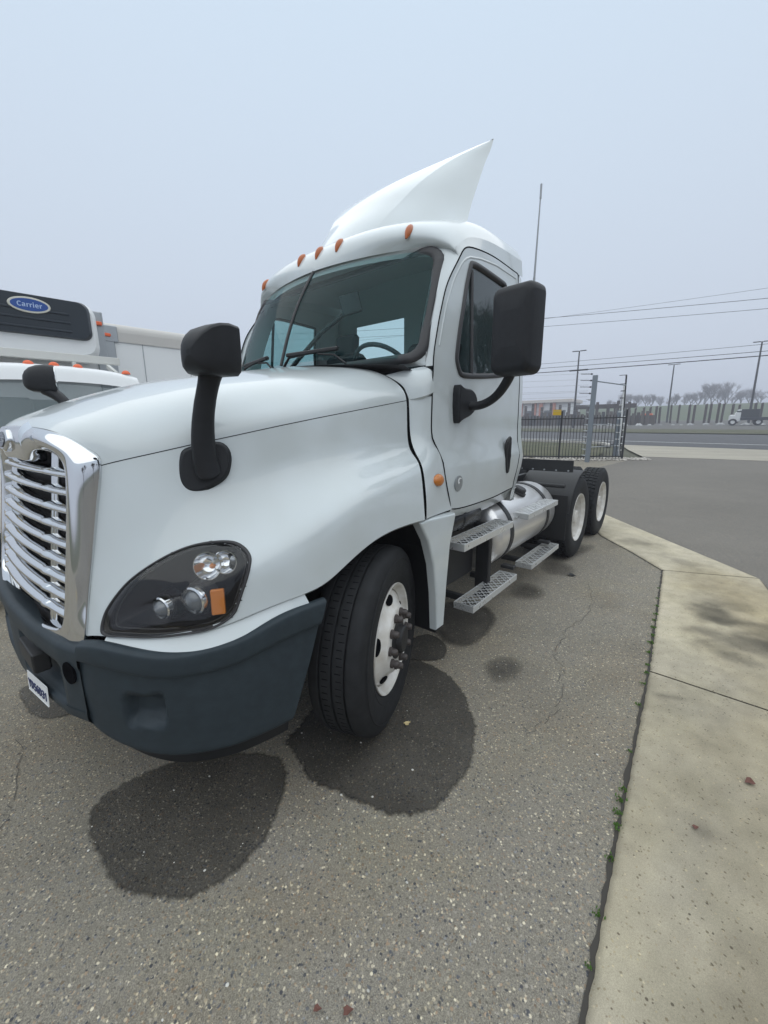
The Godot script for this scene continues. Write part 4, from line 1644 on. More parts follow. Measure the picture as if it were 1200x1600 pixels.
func build_side(cab: Node3D, s: float, RS: Array) -> void:
	var mb := MB.new()
	var ref := V(0, 1.8, -1.2)
	# pillar beside the windscreen
	var pa := PackedVector3Array()
	for k in 13:
		var q := ws(s * 1.0, -0.02 + 1.03 * k / 12.0, -0.004)
		pa.append(q)
	var fr := [Vector2(-0.607, 1.985), Vector2(-0.64, 2.15), Vector2(-0.715, 2.37), Vector2(-0.805, 2.525), Vector2(-0.905, 2.65)]
	var pb := resample(Array(onside(fr, s)), 13)
	mb.grid(between(pa, pb, 5), ref)
	# band over the door, rear pillar, sill
	var edge := PackedVector3Array()
	var er: PackedVector3Array = RS[RS.size() - 1] if s > 0 else RS[0]
	for q in er:
		edge.append(q)
	var dt := onside([Vector2(-0.90, 2.645), Vector2(-0.97, 2.715), Vector2(-1.06, 2.75), Vector2(-1.24, 2.78), Vector2(-1.45, 2.80), Vector2(-1.75, 2.805), Vector2(-1.97, 2.805)], s)
	mb.grid(between(resample(Array(edge), 40), resample(Array(dt), 40), 5), ref)
	var ra := []
	var rb := []
	for k in 20:
		var y := 1.0 + 1.8 * k / 19.0
		ra.append(Vector2(-1.855, y))
		rb.append(Vector2(-1.97, y))
	mb.grid(between(onside(ra, s), onside(rb, s, -0.012), 3), ref)
	mb.grid(between(onside(rb, s, -0.012), onside(rb, s, -0.09), 2), ref)
	var sa := []
	var sb := []
	for k in 20:
		var z := -0.74 - 1.23 * k / 19.0
		sa.append(Vector2(z, 1.102))
		sb.append(Vector2(z, 0.99))
	mb.grid(between(onside(sa, s), onside(sb, s, -0.06), 3), ref)
	obj("cab_side", mb, M.paint, cab)
	# door skin with its window opening, gap round it
	var door := Node3D.new()
	door.name = "door" if s > 0 else "door_001"
	truck.add_child(door, true)
	var D := closed(DOOR, 5)
	var W := closed(PANE, 6)
	mb = MB.new()
	var rg := ring_between(D, grow(W, 0.012), 16, s, 0.001)
	mb.grid(rg, ref)
	obj("door_skin", mb, M.paint, door)
	mb = MB.new()
	mb.grid(ring_between(D, grow(W, 0.0), 4, s, -0.06), V(s * 9, 1.8, -1.2))
	obj("door_lining", mb, M.interior, door)
	mb = MB.new()
	var gp := onside(grow(D, 0.004), s, 0.0005)
	var gl := Array(gp)
	gl.append(gl[0])
	gl.append(gl[1])
	mb.tube(gl, 0.0042, 6, false)
	obj("door_gap", mb, M.dark, door)
	# raised swage round the top of the door
	mb = MB.new()
	var sw := onside([Vector2(-0.655, 2.10), Vector2(-0.73, 2.33), Vector2(-0.825, 2.50), Vector2(-0.93, 2.625), Vector2(-1.02, 2.68), Vector2(-1.2, 2.72), Vector2(-1.45, 2.75), Vector2(-1.81, 2.757)], s, -0.006)
	mb.tube(Array(resample(Array(sw), 30)), 0.011, 8)
	obj("door_swage", mb, M.paint, door)
	mb = MB.new()
	var frame := []
	for q in [[0.020, 0.003], [0.016, 0.011], [0.0, 0.013], [-0.014, 0.008], [-0.018, -0.012]]:
		var l := onside(grow(W, q[0]), s, q[1])
		l.append(l[0])
		frame.append(l)
	mb.grid(frame, V(0, 2.3, -1.2))
	obj("window_frame", mb, M.rubber, door)
	mb = MB.new()
	var gw := grow(W, -0.010)
	var cc := Vector2.ZERO
	for q in gw:
		cc += q / gw.size()
	var pr := []
	for f in [1.0, 0.7, 0.35, 0.01]:
		var l := PackedVector3Array()
		for k in gw.size() + 1:
			var q: Vector2 = cc + (gw[k % gw.size()] - cc) * f
			l.append(V(s * (side_x(q.y, q.x) - 0.006), q.y, q.x))
		pr.append(l)
	mb.grid(pr, ref)
	var pn := obj("window_pane", mb, M.sideglass, door)
	mb = MB.new()
	for l in pr:
		for k in l.size():
			l[k].x -= s * 0.006
	mb.grid(pr, ref)
	obj("tint_layer", mb, M.film, pn)
	mb = MB.new()
	mb.tube([V(s * (side_x(2.60, -1.06) - 0.002), 2.61, -1.055), V(s * (side_x(1.97, -1.0) - 0.002), 1.97, -1.01)], 0.013, 8)
	obj("window_bar", mb, M.rubber, door)
	# handle
	mb = MB.new()
	var hf := facing(V(s, 0, 0), Vector3.UP, V(s * (side_x(1.4, -1.6) - 0.006), 1.40, -1.585))
	var hs := []
	for q in closed([Vector2(-0.045, 0.135), Vector2(0.0, 0.14), Vector2(0.045, 0.11), Vector2(0.05, 0.02), Vector2(0.03, -0.08), Vector2(0.0, -0.135), Vector2(-0.03, -0.12), Vector2(-0.045, -0.02)], 3):
		hs.append(Vector2(q.x * -s, q.y))
	mb.prism(hs, hf, 0.018, 0.008)
	mb.tube([hf * V(0.005, 0.10, 0.010), hf * V(0.008, 0.0, 0.022), hf * V(0.0, -0.10, 0.010)], 0.011, 8)
	obj("door_handle", mb, M.black, door)
	# round lock cover
	mb = MB.new()
	var lf := facing(V(s, -0.05, 0), Vector3.UP, V(s * (side_x(1.27, -0.80) + 0.0005), 1.27, -0.80))
	mb.prism(oval(0.05, 0.052, 28), lf, 0.004, 0.002)
	var lock := obj("lock_disc", mb, mat(Color(0.30, 0.32, 0.33), 0.35, 0.4), door)
	mb = MB.new()
	var cres := []
	for k in 13:
		var a := PI * 0.25 + PI * 1.1 * k / 12.0
		cres.append(Vector2(0.006 + 0.026 * cos(a), 0.016 + 0.022 * sin(a)))
	for k in 13:
		var a := PI * 1.35 - PI * 1.1 * k / 12.0
		cres.append(Vector2(0.014 + 0.020 * cos(a), 0.018 + 0.012 * sin(a)))
	mb.prism(cres, lf.translated_local(V(0, 0, 0.0042)), 0.002, 0.0)
	obj("lock_mark", mb, M.white, lock)
	# shoulder piece and flank behind the hood
	mb = MB.new()
	var sh := [
		[V(0.815, 1.935, -0.447), V(0.90, 1.962, -0.52), V(0.985, 1.985, -0.600)],
		[V(0.903, 1.880, -0.480), V(0.99, 1.925, -0.535), V(1.042, 1.955, -0.600)],
		[V(0.940, 1.830, -0.487), V(1.028, 1.872, -0.535), V(1.062, 1.90, -0.598)],
		[V(0.956, 1.790, -0.490), V(1.040, 1.81, -0.535), V(1.064, 1.835, -0.596)]]
	var shm := []
	for r in sh:
		shm.append(mx(r, s))
	mb.grid(surf(shm, 8, 5), ref)
	var lip := [mx(sh[3], s), mx([V(0.950, 1.782, -0.492), V(1.015, 1.792, -0.54), V(1.045, 1.815, -0.60)], s)]
	mb.grid([spl(lip[0], 8), spl(lip[1], 8)], V(0, 2.4, -0.8))
	obj("shoulder_panel", mb, M.paint, cab)
	mb = MB.new()
	var fl := [
		[V(0.955, 1.80, -0.490), V(1.01, 1.80, -0.535), V(1.052, 1.81, -0.592)],
		[V(0.966, 1.68, -0.483), V(1.018, 1.69, -0.53), V(1.054, 1.70, -0.588)],
		[V(0.985, 1.57, -0.470), V(1.030, 1.585, -0.525), V(1.064, 1.595, -0.588)],
		[V(1.035, 1.485, -0.448), V(1.062, 1.505, -0.525), V(1.080, 1.515, -0.612)],
		[V(1.095, 1.415, -0.425), V(1.103, 1.425, -0.525), V(1.105, 1.43, -0.643)],
		[V(1.140, 1.315, -0.393), V(1.138, 1.315, -0.52), V(1.125, 1.30, -0.668)],
		[V(1.170, 1.21, -0.365), V(1.160, 1.20, -0.52), V(1.130, 1.18, -0.71)],
		[V(1.185, 1.125, -0.345), V(1.175, 1.115, -0.52), V(1.135, 1.105, -0.775)]]
	var flm := []
	var dz := [-0.584, -0.581, -0.581, -0.610, -0.642, -0.664, -0.712, -0.772]
	for k in fl.size():
		var r: Array = fl[k]
		r[2] = V(side_x(r[2].y, dz[k]) - 0.001, r[2].y, dz[k])
		r[1].x = minf(r[1].x, lerpf(r[0].x, r[2].x, 0.62) + 0.004)
		flm.append(mx(r, s))
	mb.grid(surf(flm, 8, 5), ref)
	obj("flank_panel", mb, M.paint, cab)
	mb = MB.new()
	var hr := []
	for r in HOOD:
		hr.append(V(s * (r[8].x - 0.006), r[8].y, r[8].z - 0.007))
	mb.tube(Array(spl(hr.slice(2), 5)), 0.0036, 6)
	obj("hood_gap", mb, M.dark, cab)
	# side turn lamp
	mb = MB.new()
	var tf := facing(V(s, 0.12, 0.05), Vector3.UP, V(s * 1.131, 1.318, -0.555))
	var dome := []
	for k in 6:
		var a := PI * 0.5 * k / 5.0
		var sec := PackedVector3Array()
		for j in 21:
			var b := TAU * j / 20.0
			var rx := 0.046 + (0.010 if cos(b) * s < 0 else 0.0) * absf(cos(b))
			sec.append(tf * V(rx * cos(b) * cos(a), 0.038 * sin(b) * cos(a), 0.026 * sin(a)))
		dome.append(sec)
	mb.grid(dome, V(0, 1.3, -0.55))
	obj("side_turn_lamp", mb, M.amber, cab)
	# white panel behind the front wheel
	mb = MB.new()
	var fp := [Vector2(-0.285, 1.110), Vector2(-0.36, 1.118), Vector2(-0.70, 1.098), Vector2(-0.635, 0.90), Vector2(-0.605, 0.66), Vector2(-0.578, 0.37), Vector2(-0.495, 0.37), Vector2(-0.475, 0.62), Vector2(-0.440, 0.82), Vector2(-0.375, 0.985)]
	var pp := []
	for q in fp:
		pp.append(Vector2(-s * q.x, q.y))
	mb.prism(pp, facing(V(s, 0, 0), Vector3.UP, V(s * 1.125, 0, 0)), 0.058, 0.016)
	obj("fender_extension", mb, M.paint, truck)
	# black splash guard inside it
	mb = MB.new()
	mb.box(V(s * 0.86, 0.72, -0.56), V(0.56, 0.80, 0.02), 0.004)
	obj("splash_guard", mb, M.black, truck)

func build_deflector() -> void:
	var d := Node3D.new()
	d.name = "roof_deflector"
	truck.add_child(d, true)
	var R := []
	var st := [[2.96, -0.93, 0.30], [3.10, -1.04, 0.33], [3.26, -1.19, 0.385], [3.42, -1.34, 0.455], [3.60, -1.555, 0.56], [3.715, -1.72, 0.665], [3.822, -1.885, 0.755]]
	for r in st:
		var row := []
		for k in 7:
			var f := -1.0 + k / 3.0
			var bow := 1.0 - f * f
			var up: float = clampf((3.875 - r[0]) / 0.9, 0, 1)
			row.append(V(f * r[2], r[0] + lerpf(0.022, 0.035, up) * bow, r[1] + lerpf(0.0, 0.045, up) * bow))
		R.append(row)
	var mb := MB.new()
	mb.grid(surf(R, 5, 6), V(0, 2.8, -2.4), null, 0.006)
	obj("deflector_face", mb, M.paint, d)
	for s in [-1.0, 1.0]:
		var a := []
		for r in R:
			a.append(r[6] if s > 0 else r[0])
		var b := [V(s * 0.83, 2.985, -1.34), V(s * 0.80, 3.10, -1.43), V(s * 0.778, 3.25, -1.53), V(s * 0.766, 3.42, -1.64), V(s * 0.757, 3.60, -1.755), V(s * 0.758, 3.72, -1.835), V(s * 0.757, 3.828, -1.895)]
		var A := spl(a, 6)
		var B := spl(b, 6)
		var G := between(A, B, 10)
		for r in G.size():
			var f := r / 10.0
			for k in G[r].size():
				var wd := A[k].distance_to(B[k])
				G[r][k] += V(s * 0.45, 0.2, 0.85) * 0.07 * wd * sin(PI * f)
		mb = MB.new()
		mb.grid(G, V(0, 3.2, -1.7), null, 0.005)
		obj("deflector_side", mb, M.paint, d)
	# struts
	mb = MB.new()
	for s in [-0.4, 0.4]:
		mb = MB.new()
		mb.tube([V(s, 3.05, -1.75), V(s, 3.7, -1.85)], 0.018, 8)
		obj("deflector_strut", mb, M.frame, d)

func build_mirrors() -> void:
	for s in [-1.0, 1.0]:
		# tall door mirror
		var m := Node3D.new()
		m.name = "door_mirror" if s > 0 else "door_mirror_001"
		truck.add_child(m, true)
		var mb := MB.new()
		var f := facing(V(-0.12 * s, 0, 1), Vector3.UP, V(s * 1.458, 2.150, -0.82))
		var secs := []
		for q in [[0.0, 0.96, -0.075], [0.5, 1.0, -0.06], [0.8, 1.0, 0.0], [1.0, 0.985, 0.045], [1.0, 0.93, 0.072], [1.0, 0.8, 0.088], [1.0, 0.4, 0.095]]:
			var sec := []
			for p in round_rect(0.245 * q[1], 0.468 * q[1], 0.045 * q[1], 5):
				sec.append(f * V(p.x, p.y, q[2]))
			secs.append(sec)
		mb.loft(secs)
		obj("mirror_housing", mb, M.plastic, m)
		mb = MB.new()
		mb.prism(round_rect(0.215, 0.43, 0.03, 4), f * Transform3D(Basis(Vector3.UP, PI), V(0, 0, -0.0755)), 0.003, 0.0)
		obj("mirror_glass", mb, M.chrome, m)
		mb = MB.new()
		mb.tube(Array(spl([V(s * 1.11, 1.765, -0.93), V(s * 1.19, 1.765, -0.95), V(s * 1.30, 1.82, -0.95), V(s * 1.40, 1.915, -0.885), V(s * 1.43, 1.96, -0.85)], 6)), 0.034, 12, true, 0.8)
		obj("mirror_arm", mb, M.plastic, m)
		mb = MB.new()
		var bf := facing(V(s, 0, 0), Vector3.UP, V(s * 1.085, 1.775, -0.90))
		var bp := []
		for q in closed([Vector2(0.115, 0.09), Vector2(0.115, -0.10), Vector2(0.06, -0.105), Vector2(-0.06, -0.07), Vector2(-0.13, -0.01), Vector2(-0.12, 0.05), Vector2(-0.06, 0.09), Vector2(0.05, 0.098)], 4):
			bp.append(Vector2(-q.x * s, q.y))
		mb.prism(bp, bf, 0.05, 0.012)
		obj("mirror_base", mb, M.plastic, m)
		# rounded hood mirror on its stalk
		var h := Node3D.new()
		h.name = "hood_mirror" if s > 0 else "hood_mirror_001"
		truck.add_child(h, true)
		mb = MB.new()
		var hf := facing(V(0.30 * s, 0.0, 1), Vector3.UP, V(0.958, 1.905, 0.725) if s > 0 else V(-1.0, 1.955, 0.795))
		var hx := -1.0 if s < 0 else 1.0
		secs = []
		for q in [[-0.085, 0.88, 0.0], [-0.08, 0.98, 0.0], [-0.02, 1.0, 0.0], [0.03, 0.97, -0.004], [0.075, 0.86, -0.01], [0.105, 0.66, -0.016], [0.122, 0.40, -0.02], [0.127, 0.12, -0.02]]:
			var sec := []
			for p in [[1.0, 0.9], [0.93, 1.0], [0.6, 1.0], [0.1, 0.99], [-0.35, 0.93], [-0.7, 0.75], [-0.92, 0.42], [-1.0, 0.0], [-1.0, -0.5], [-0.95, -0.82], [-0.8, -0.97], [-0.3, -1.0], [0.3, -1.0], [0.72, -1.0], [0.9, -0.85], [0.97, -0.4], [1.0, 0.2]]:
				sec.append(hf * V(p[0] * 0.083 * q[1] * hx, p[1] * 0.086 * q[1] + q[2], q[0] * 0.78))
			secs.append(sec)
		mb.loft(secs)
		obj("mirror_housing", mb, M.plastic, h)
		mb = MB.new()
		mb.prism(round_rect(0.15, 0.14, 0.04, 4), hf * Transform3D(Basis(Vector3.UP, PI), V(0, 0, -0.0668)), 0.003, 0.0)
		obj("mirror_glass", mb, M.chrome, h)
		mb = MB.new()
		mb.tube(Array(spl(mx([V(0.930, 1.845, 0.715) if s > 0 else V(0.985, 1.885, 0.785), V(0.915, 1.80, 0.72), V(0.895, 1.70, 0.738), V(0.885, 1.58, 0.748), V(0.885, 1.49, 0.742), V(0.89, 1.445, 0.735)], s), 5)), [0.056, 0.050, 0.046, 0.043, 0.041, 0.040, 0.039, 0.039, 0.039, 0.040, 0.040, 0.041, 0.042, 0.043, 0.044, 0.045, 0.046, 0.047, 0.048, 0.048, 0.049, 0.049, 0.048, 0.045, 0.038, 0.02], 16, true, 0.72)
		obj("mirror_arm", mb, M.plastic, h)
		mb = MB.new()
		var pf := facing(V(s * 0.86, 0.16, 0.48), Vector3.UP, V(s * 0.836, 1.475, 0.724))
		var oc := []
		for q in closed([Vector2(-0.095, 0.02), Vector2(-0.075, 0.075), Vector2(-0.02, 0.095), Vector2(0.06, 0.105), Vector2(0.098, 0.06), Vector2(0.092, 0.0), Vector2(0.06, -0.05), Vector2(-0.02, -0.088), Vector2(-0.075, -0.082), Vector2(-0.098, -0.04)], 4):
			oc.append(Vector2(q.x * s, q.y))
		mb.prism(oc, pf, 0.040, 0.016)
		obj("mirror_base", mb, M.plastic, h)

func tyre_profile(groove: bool) -> Array:
	var p := [Vector2(0.288, 0.100), Vector2(0.298, 0.122), Vector2(0.318, 0.132), Vector2(0.36, 0.142), Vector2(0.41, 0.146), Vector2(0.455, 0.140), Vector2(0.485, 0.126), Vector2(0.497, 0.112)]
	if groove:
		for g in [0.062, 0.0, -0.062]:
			p.append_array([Vector2(0.503, g + 0.011), Vector2(0.503, g + 0.006), Vector2(0.490, g + 0.004), Vector2(0.490, g - 0.004), Vector2(0.503, g - 0.006), Vector2(0.504, g - 0.011)])
	else:
		p.append_array([Vector2(0.492, 0.108), Vector2(0.492, -0.108)])
	var q := [Vector2(0.497, -0.112), Vector2(0.485, -0.126), Vector2(0.455, -0.14), Vector2(0.41, -0.146), Vector2(0.36, -0.142), Vector2(0.30, -0.125), Vector2(0.288, -0.10)]
	p.append_array(q)
	return p

func build_front_wheel(s: float) -> void:
	var w := Node3D.new()
	w.name = "front_wheel" if s > 0 else "front_wheel_001"
	truck.add_child(w, true)
	w.position = V(s * 0.95, 0, 0)
	w.rotation.y = 0.353
	var o := V(s * 0.085, 0.503, 0)
	var ax := V(s, 0, 0)
	var mb := MB.new()
	mb.lathe(tyre_profile(true), o, ax, 72, 40)
	mb.lathe([Vector2(0.432, 0.1445), Vector2(0.436, 0.1475), Vector2(0.440, 0.1440)], o, ax, 72, 60)
	mb.lathe([Vector2(0.335, 0.1375), Vector2(0.339, 0.1405), Vector2(0.343, 0.1390)], o, ax, 72, 60)
	var tyre := obj("tyre", mb, M.tyre, w)
	# narrow cuts across the shoulder ribs
	mb = MB.new()
	for k in 90:
		var a := TAU * k / 90.0
		for g in [0.034, -0.034]:
			var c: Vector3 = o + ax * (g + 0.004 * sin(k * 2.4)) + V(0, sin(a), cos(a)) * 0.5025
			mb.box(c, V(0.03, 0.003, 0.004), 0.001, facing(V(0, cos(a), -sin(a)), V(0, sin(a), cos(a))).basis)
	kind(obj("tread_sipes", mb, M.dark, tyre), "stuff")
	mb = MB.new()
	mb.lathe([Vector2(0.276, 0.09), Vector2(0.288, 0.102), Vector2(0.300, 0.128), Vector2(0.298, 0.134), Vector2(0.290, 0.130), Vector2(0.280, 0.106), Vector2(0.262, 0.096), Vector2(0.258, 0.05)], o, ax, 56, 40)
	# convex disc
	mb.lathe([Vector2(0.262, 0.060), Vector2(0.256, 0.088), Vector2(0.246, 0.100), Vector2(0.215, 0.116), Vector2(0.190, 0.134), Vector2(0.180, 0.150), Vector2(0.172, 0.156), Vector2(0.10, 0.157)], o, ax, 56, 40)
	obj("rim", mb, M.wheel, w)
	for k in 5:
		mb = MB.new()
		var a := TAU * k / 5.0 + 0.25
		var c := o + V(0, sin(a), cos(a)) * 0.222 + ax * 0.1135
		var nrm := (ax * 0.87 + V(0, sin(a), cos(a)) * 0.46).normalized()
		mb.prism(oval(0.046, 0.026, 18), facing(nrm, V(0, sin(a), cos(a)), c), 0.004, 0.001)
		obj("hand_hole", mb, M.dark, w)
	for k in 10:
		mb = MB.new()
		var a := TAU * k / 10.0
		var c := o + V(0, sin(a), cos(a)) * 0.1425 + ax * 0.156
		mb.lathe([Vector2(0.024, 0.0), Vector2(0.024, 0.012), Vector2(0.019, 0.016), Vector2(0.018, 0.036), Vector2(0.014, 0.043), Vector2(0.001, 0.045)], c, ax, 12, 30)
		obj("wheel_nut", mb, M.nut, w)
	mb = MB.new()
	mb.lathe([Vector2(0.108, 0.150), Vector2(0.108, 0.162), Vector2(0.078, 0.168), Vector2(0.074, 0.190), Vector2(0.066, 0.198), Vector2(0.001, 0.200)], o, ax, 28, 30)
	obj("hub", mb, M.black, w)
	mb = MB.new()
	mb.lathe([Vector2(0.21, -0.10), Vector2(0.21, 0.03), Vector2(0.10, 0.05)], o, ax, 28, 30)
	obj("brake_drum", mb, M.black, w)

func build_rear_wheel(s: float, z: float, called: String) -> void:
	var w := Node3D.new()
	w.name = called
	truck.add_child(w, true)
	w.position = V(0, 0, z)
	var ax := V(s, 0, 0)
	for k in 2:
		var o := V(s * (1.069 - 0.335 * k), 0.503, 0)
		var mb := MB.new()
		mb.lathe(tyre_profile(false), o, ax, 60, 40)
		var tyre := obj("tyre", mb, M.tyre, w)
		mb = MB.new()
		for i in 56:
			var a := TAU * i / 56.0
			var up := V(0, sin(a), cos(a))
			for q in [[0.089, 0.044], [0.030, 0.046], [-0.030, 0.046], [-0.089, 0.044]]:
				var a2: float = a + (0.028 if absf(q[0]) < 0.05 else 0.0)
				var u2 := V(0, sin(a2), cos(a2))
				mb.box(o + ax * q[0] + u2 * 0.497, V(q[1], 0.018, 0.042), 0.003, facing(V(0, cos(a2), -sin(a2)), u2).basis)
		kind(obj("tread_blocks", mb, M.tyre, tyre), "stuff")
	var o := V(s * 1.069, 0.503, 0)
	var mb := MB.new()
	mb.lathe([Vector2(0.285, 0.10), Vector2(0.300, 0.126), Vector2(0.298, 0.134), Vector2(0.288, 0.130), Vector2(0.278, 0.106), Vector2(0.266, 0.096), Vector2(0.258, -0.02), Vector2(0.25, -0.045), Vector2(0.17, -0.06), Vector2(0.001, -0.06)], o, ax, 48, 40)
	obj("rim", mb, M.wheel, w)
	mb = MB.new()
	mb.lathe([Vector2(0.12, -0.06), Vector2(0.11, 0.02), Vector2(0.09, 0.03), Vector2(0.085, 0.10), Vector2(0.07, 0.11), Vector2(0.001, 0.11)], o, ax, 24, 30)
	obj("hub", mb, M.wheel, w)

func build_step(called: String, z0: float, z1: float, y: float) -> void:
	var st := Node3D.new()
	st.name = called
	truck.add_child(st, true)
	var x0 := 1.045
	var x1 := 1.205
	var mb := MB.new()
	# pressed tread: strips with open round holes
	var nz := 21
	var nx := 4
	for i in nz:
		for j in nx:
			var ax := lerpf(x0 + 0.008, x1 - 0.008, float(j) / nx)
			var bx := lerpf(x0 + 0.008, x1 - 0.008, float(j + 1) / nx)
			var az := lerpf(z0 - 0.015, z1 + 0.015, float(i) / nz)
			var bz := lerpf(z0 - 0.015, z1 + 0.015, float(i + 1) / nz)
			var c := V((ax + bx) * 0.5, y, (az + bz) * 0.5)
			var sq := []
			var ho := []
			var big := (i + j) % 2 == 0
			for k in 8:
				var a := TAU * (k + 0.5) / 8.0
				var dx := cos(a)
				var dz := sin(a)
				var f := 1.0 / maxf(absf(dx), absf(dz))
				sq.append(c + V(dx * f * (bx - ax) * 0.5, 0, dz * f * (az - bz) * 0.5))
				ho.append(c + V(dx * 0.0125, 0.004 if not big else -0.003, dz * (0.0135 if big else 0.010)))
			for k in 8:
				mb.quad(sq[k], sq[(k + 1) % 8], ho[(k + 1) % 8], ho[k], Vector3.UP)
	kind(obj("tread", mb, M.alu, st), "stuff")
	mb = MB.new()
	var zl := absf(z1 - z0)
	var zc := (z0 + z1) * 0.5
	mb.box(V(x1 - 0.004, y - 0.024, zc), V(0.010, 0.052, zl), 0.004)
	mb.box(V(x0 + 0.004, y - 0.024, zc), V(0.010, 0.052, zl), 0.004)
	mb.box(V((x0 + x1) * 0.5, y - 0.024, z0 - 0.005), V(x1 - x0 - 0.018, 0.052, 0.010), 0.004)
	mb.box(V((x0 + x1) * 0.5, y - 0.024, z1 + 0.005), V(x1 - x0 - 0.018, 0.052, 0.010), 0.004)
	obj("step_edge", mb, M.alu, st)
	mb = MB.new()
	for z in [z0 - 0.16, z1 + 0.16]:
		mb.box(V(x0 - 0.10, y - 0.03, z), V(0.2, 0.045, 0.05), 0.005)
	obj("step_bracket", mb, M.frame, st)

func build_chassis() -> void:
	var mb: MB
	for s in [-1.0, 1.0]:
		mb = MB.new()
		mb.box(V(s * 0.43, 0.86, -2.6), V(0.09, 0.27, 6.9), 0.006)
		obj("frame_rail", mb, M.frame, truck)
		# wheel housing over each front wheel
		mb = MB.new()
		var P := []
		for k in 17:
			var a := PI * (k / 16.0)
			var row := PackedVector3Array()
			for j in 4:
				row.append(V(s * (0.55 + 0.20 * j), 0.62 + 0.60 * sin(a), 0.64 * cos(a) + 0.02))
			P.append(row)
		mb.grid(P, V(s * 0.9, 5, 0))
		obj("wheel_housing", mb, M.black, truck)
		mb = MB.new()
		mb.box(V(s * 0.56, 0.95, 0.35), V(0.03, 0.85, 1.5), 0.005)
		obj("inner_panel", mb, M.black, truck)
	mb = MB.new()
	mb.box(V(0, 1.0, 0.1), V(0.8, 0.8, 1.5), 0.05)
	mb.box(V(0, 0.62, 0.45), V(0.6, 0.3, 0.7), 0.05)
	obj("engine", mb, M.black, truck)
	mb = MB.new()
	mb.tube([V(-0.9, 0.5, 0), V(0.9, 0.5, 0)], 0.06, 10)
	obj("front_axle", mb, M.black, truck)
	for z in [-3.824, -5.144]:
		mb = MB.new()
		mb.tube([V(-0.95, 0.503, z), V(-0.25, 0.503, z), V(0, 0.503, z), V(0.25, 0.503, z), V(0.95, 0.503, z)], [0.10, 0.11, 0.24, 0.11, 0.10], 14)
		obj("rear_axle", mb, M.frame, truck)
	for z in [-0.9, -1.9, -3.2, -4.5, -5.95]:
		mb = MB.new()
		mb.box(V(0, 0.86, z), V(0.78, 0.2, 0.08), 0.005)
		obj("cross_member", mb, M.frame, truck)
	mb = MB.new()
	mb.box(V(0.66, 0.66, -1.12), V(0.60, 0.46, 0.62), 0.03)
	mb.box(V(1.03, 0.52, -1.46), V(0.12, 0.60, 0.06), 0.01)
	mb.box(V(0.92, 0.42, -0.72), V(0.26, 0.40, 0.06), 0.01)
	obj("battery_box", mb, M.black, truck)
	# air canister lying under the door
	mb = MB.new()
	mb.lathe([Vector2(0.001, 0), Vector2(0.06, 0.0), Vector2(0.085, 0.02), Vector2(0.09, 0.05), Vector2(0.09, 0.16), Vector2(0.098, 0.17), Vector2(0.098, 0.20), Vector2(0.09, 0.21), Vector2(0.09, 0.44), Vector2(0.07, 0.47), Vector2(0.001, 0.48)], V(1.0, 0.985, -0.82), V(0, 0, -1), 26, 35)
	mb.tube([V(1.05, 1.06, -1.10), V(1.08, 1.09, -1.2), V(1.06, 1.05, -1.34)], 0.016, 8)
	obj("air_canister", mb, mat(Color(0.012, 0.013, 0.016), 0.25), truck)
	# fuel tank with straps and cap
	var tank := Node3D.new()
	tank.name = "fuel_tank"
	truck.add_child(tank, true)
	var c := V(0.790, 0.690, 0)
	mb = MB.new()
	mb.lathe([Vector2(0.001, 0.035), Vector2(0.20, 0.03), Vector2(0.285, 0.012), Vector2(0.312, -0.015), Vector2(0.318, -0.05), Vector2(0.318, -1.46), Vector2(0.312, -1.50), Vector2(0.28, -1.53), Vector2(0.001, -1.55)], c + V(0, 0, -1.62), V(0, 0, 1), 56, 45)
	var sh := M.alu.duplicate() as StandardMaterial3D
	sh.roughness = 0.30
	sh.roughness_texture = null
	sh.metallic = 0.75
	sh.albedo_color = Color(0.74, 0.73, 0.72).linear_to_srgb()
	obj("tank_shell", mb, sh, tank)
	for z in [-1.86, -2.86]:
		mb = MB.new()
		mb.lathe([Vector2(0.318, 0.036), Vector2(0.326, 0.033), Vector2(0.326, -0.033), Vector2(0.318, -0.036)], c + V(0, 0, z), V(0, 0, 1), 56, 30)
		mb.box(c + V(-0.18, -0.30, z), V(0.5, 0.05, 0.07), 0.006)
		mb.box(c + V(0.30, -0.30, z), V(0.12, 0.03, 0.07), 0.006)
		obj("tank_strap", mb, M.frame, tank)
	mb = MB.new()
	mb.lathe([Vector2(0.075, 0.0), Vector2(0.075, 0.02), Vector2(0.062, 0.025), Vector2(0.062, 0.055), Vector2(0.052, 0.065), Vector2(0.001, 0.066)], c + V(0.14, 0.28, -2.42), V(0.42, 0.9, 0), 22, 30)
	obj("filler_cap", mb, M.black, tank)
	mb = MB.new()
	mb.lathe([Vector2(0.03, 0.0), Vector2(0.03, 0.02), Vector2(0.001, 0.024)], c + V(0.10, 0.295, -2.02), V(0.3, 0.95, 0), 16, 30)
	mb.box(c + V(0.14, 0.286, -2.22), V(0.06, 0.004, 0.09), 0.001, Basis(Vector3.BACK, -0.46))
	obj("tank_fitting", mb, M.black, tank)
	# steps
	build_step("step", -0.775, -1.615, 0.872)
	build_step("step_001", -0.945, -1.775, 0.368)
	build_step("step_002", -1.97, -2.84, 0.866)
	build_step("step_003", -2.15, -3.01, 0.347)
	mb = MB.new()
	mb.box(V(1.09, 0.60, -2.0), V(0.05, 0.56, 0.05), 0.006)
	mb.box(V(1.09, 0.60, -2.75), V(0.05, 0.56, 0.05), 0.006)
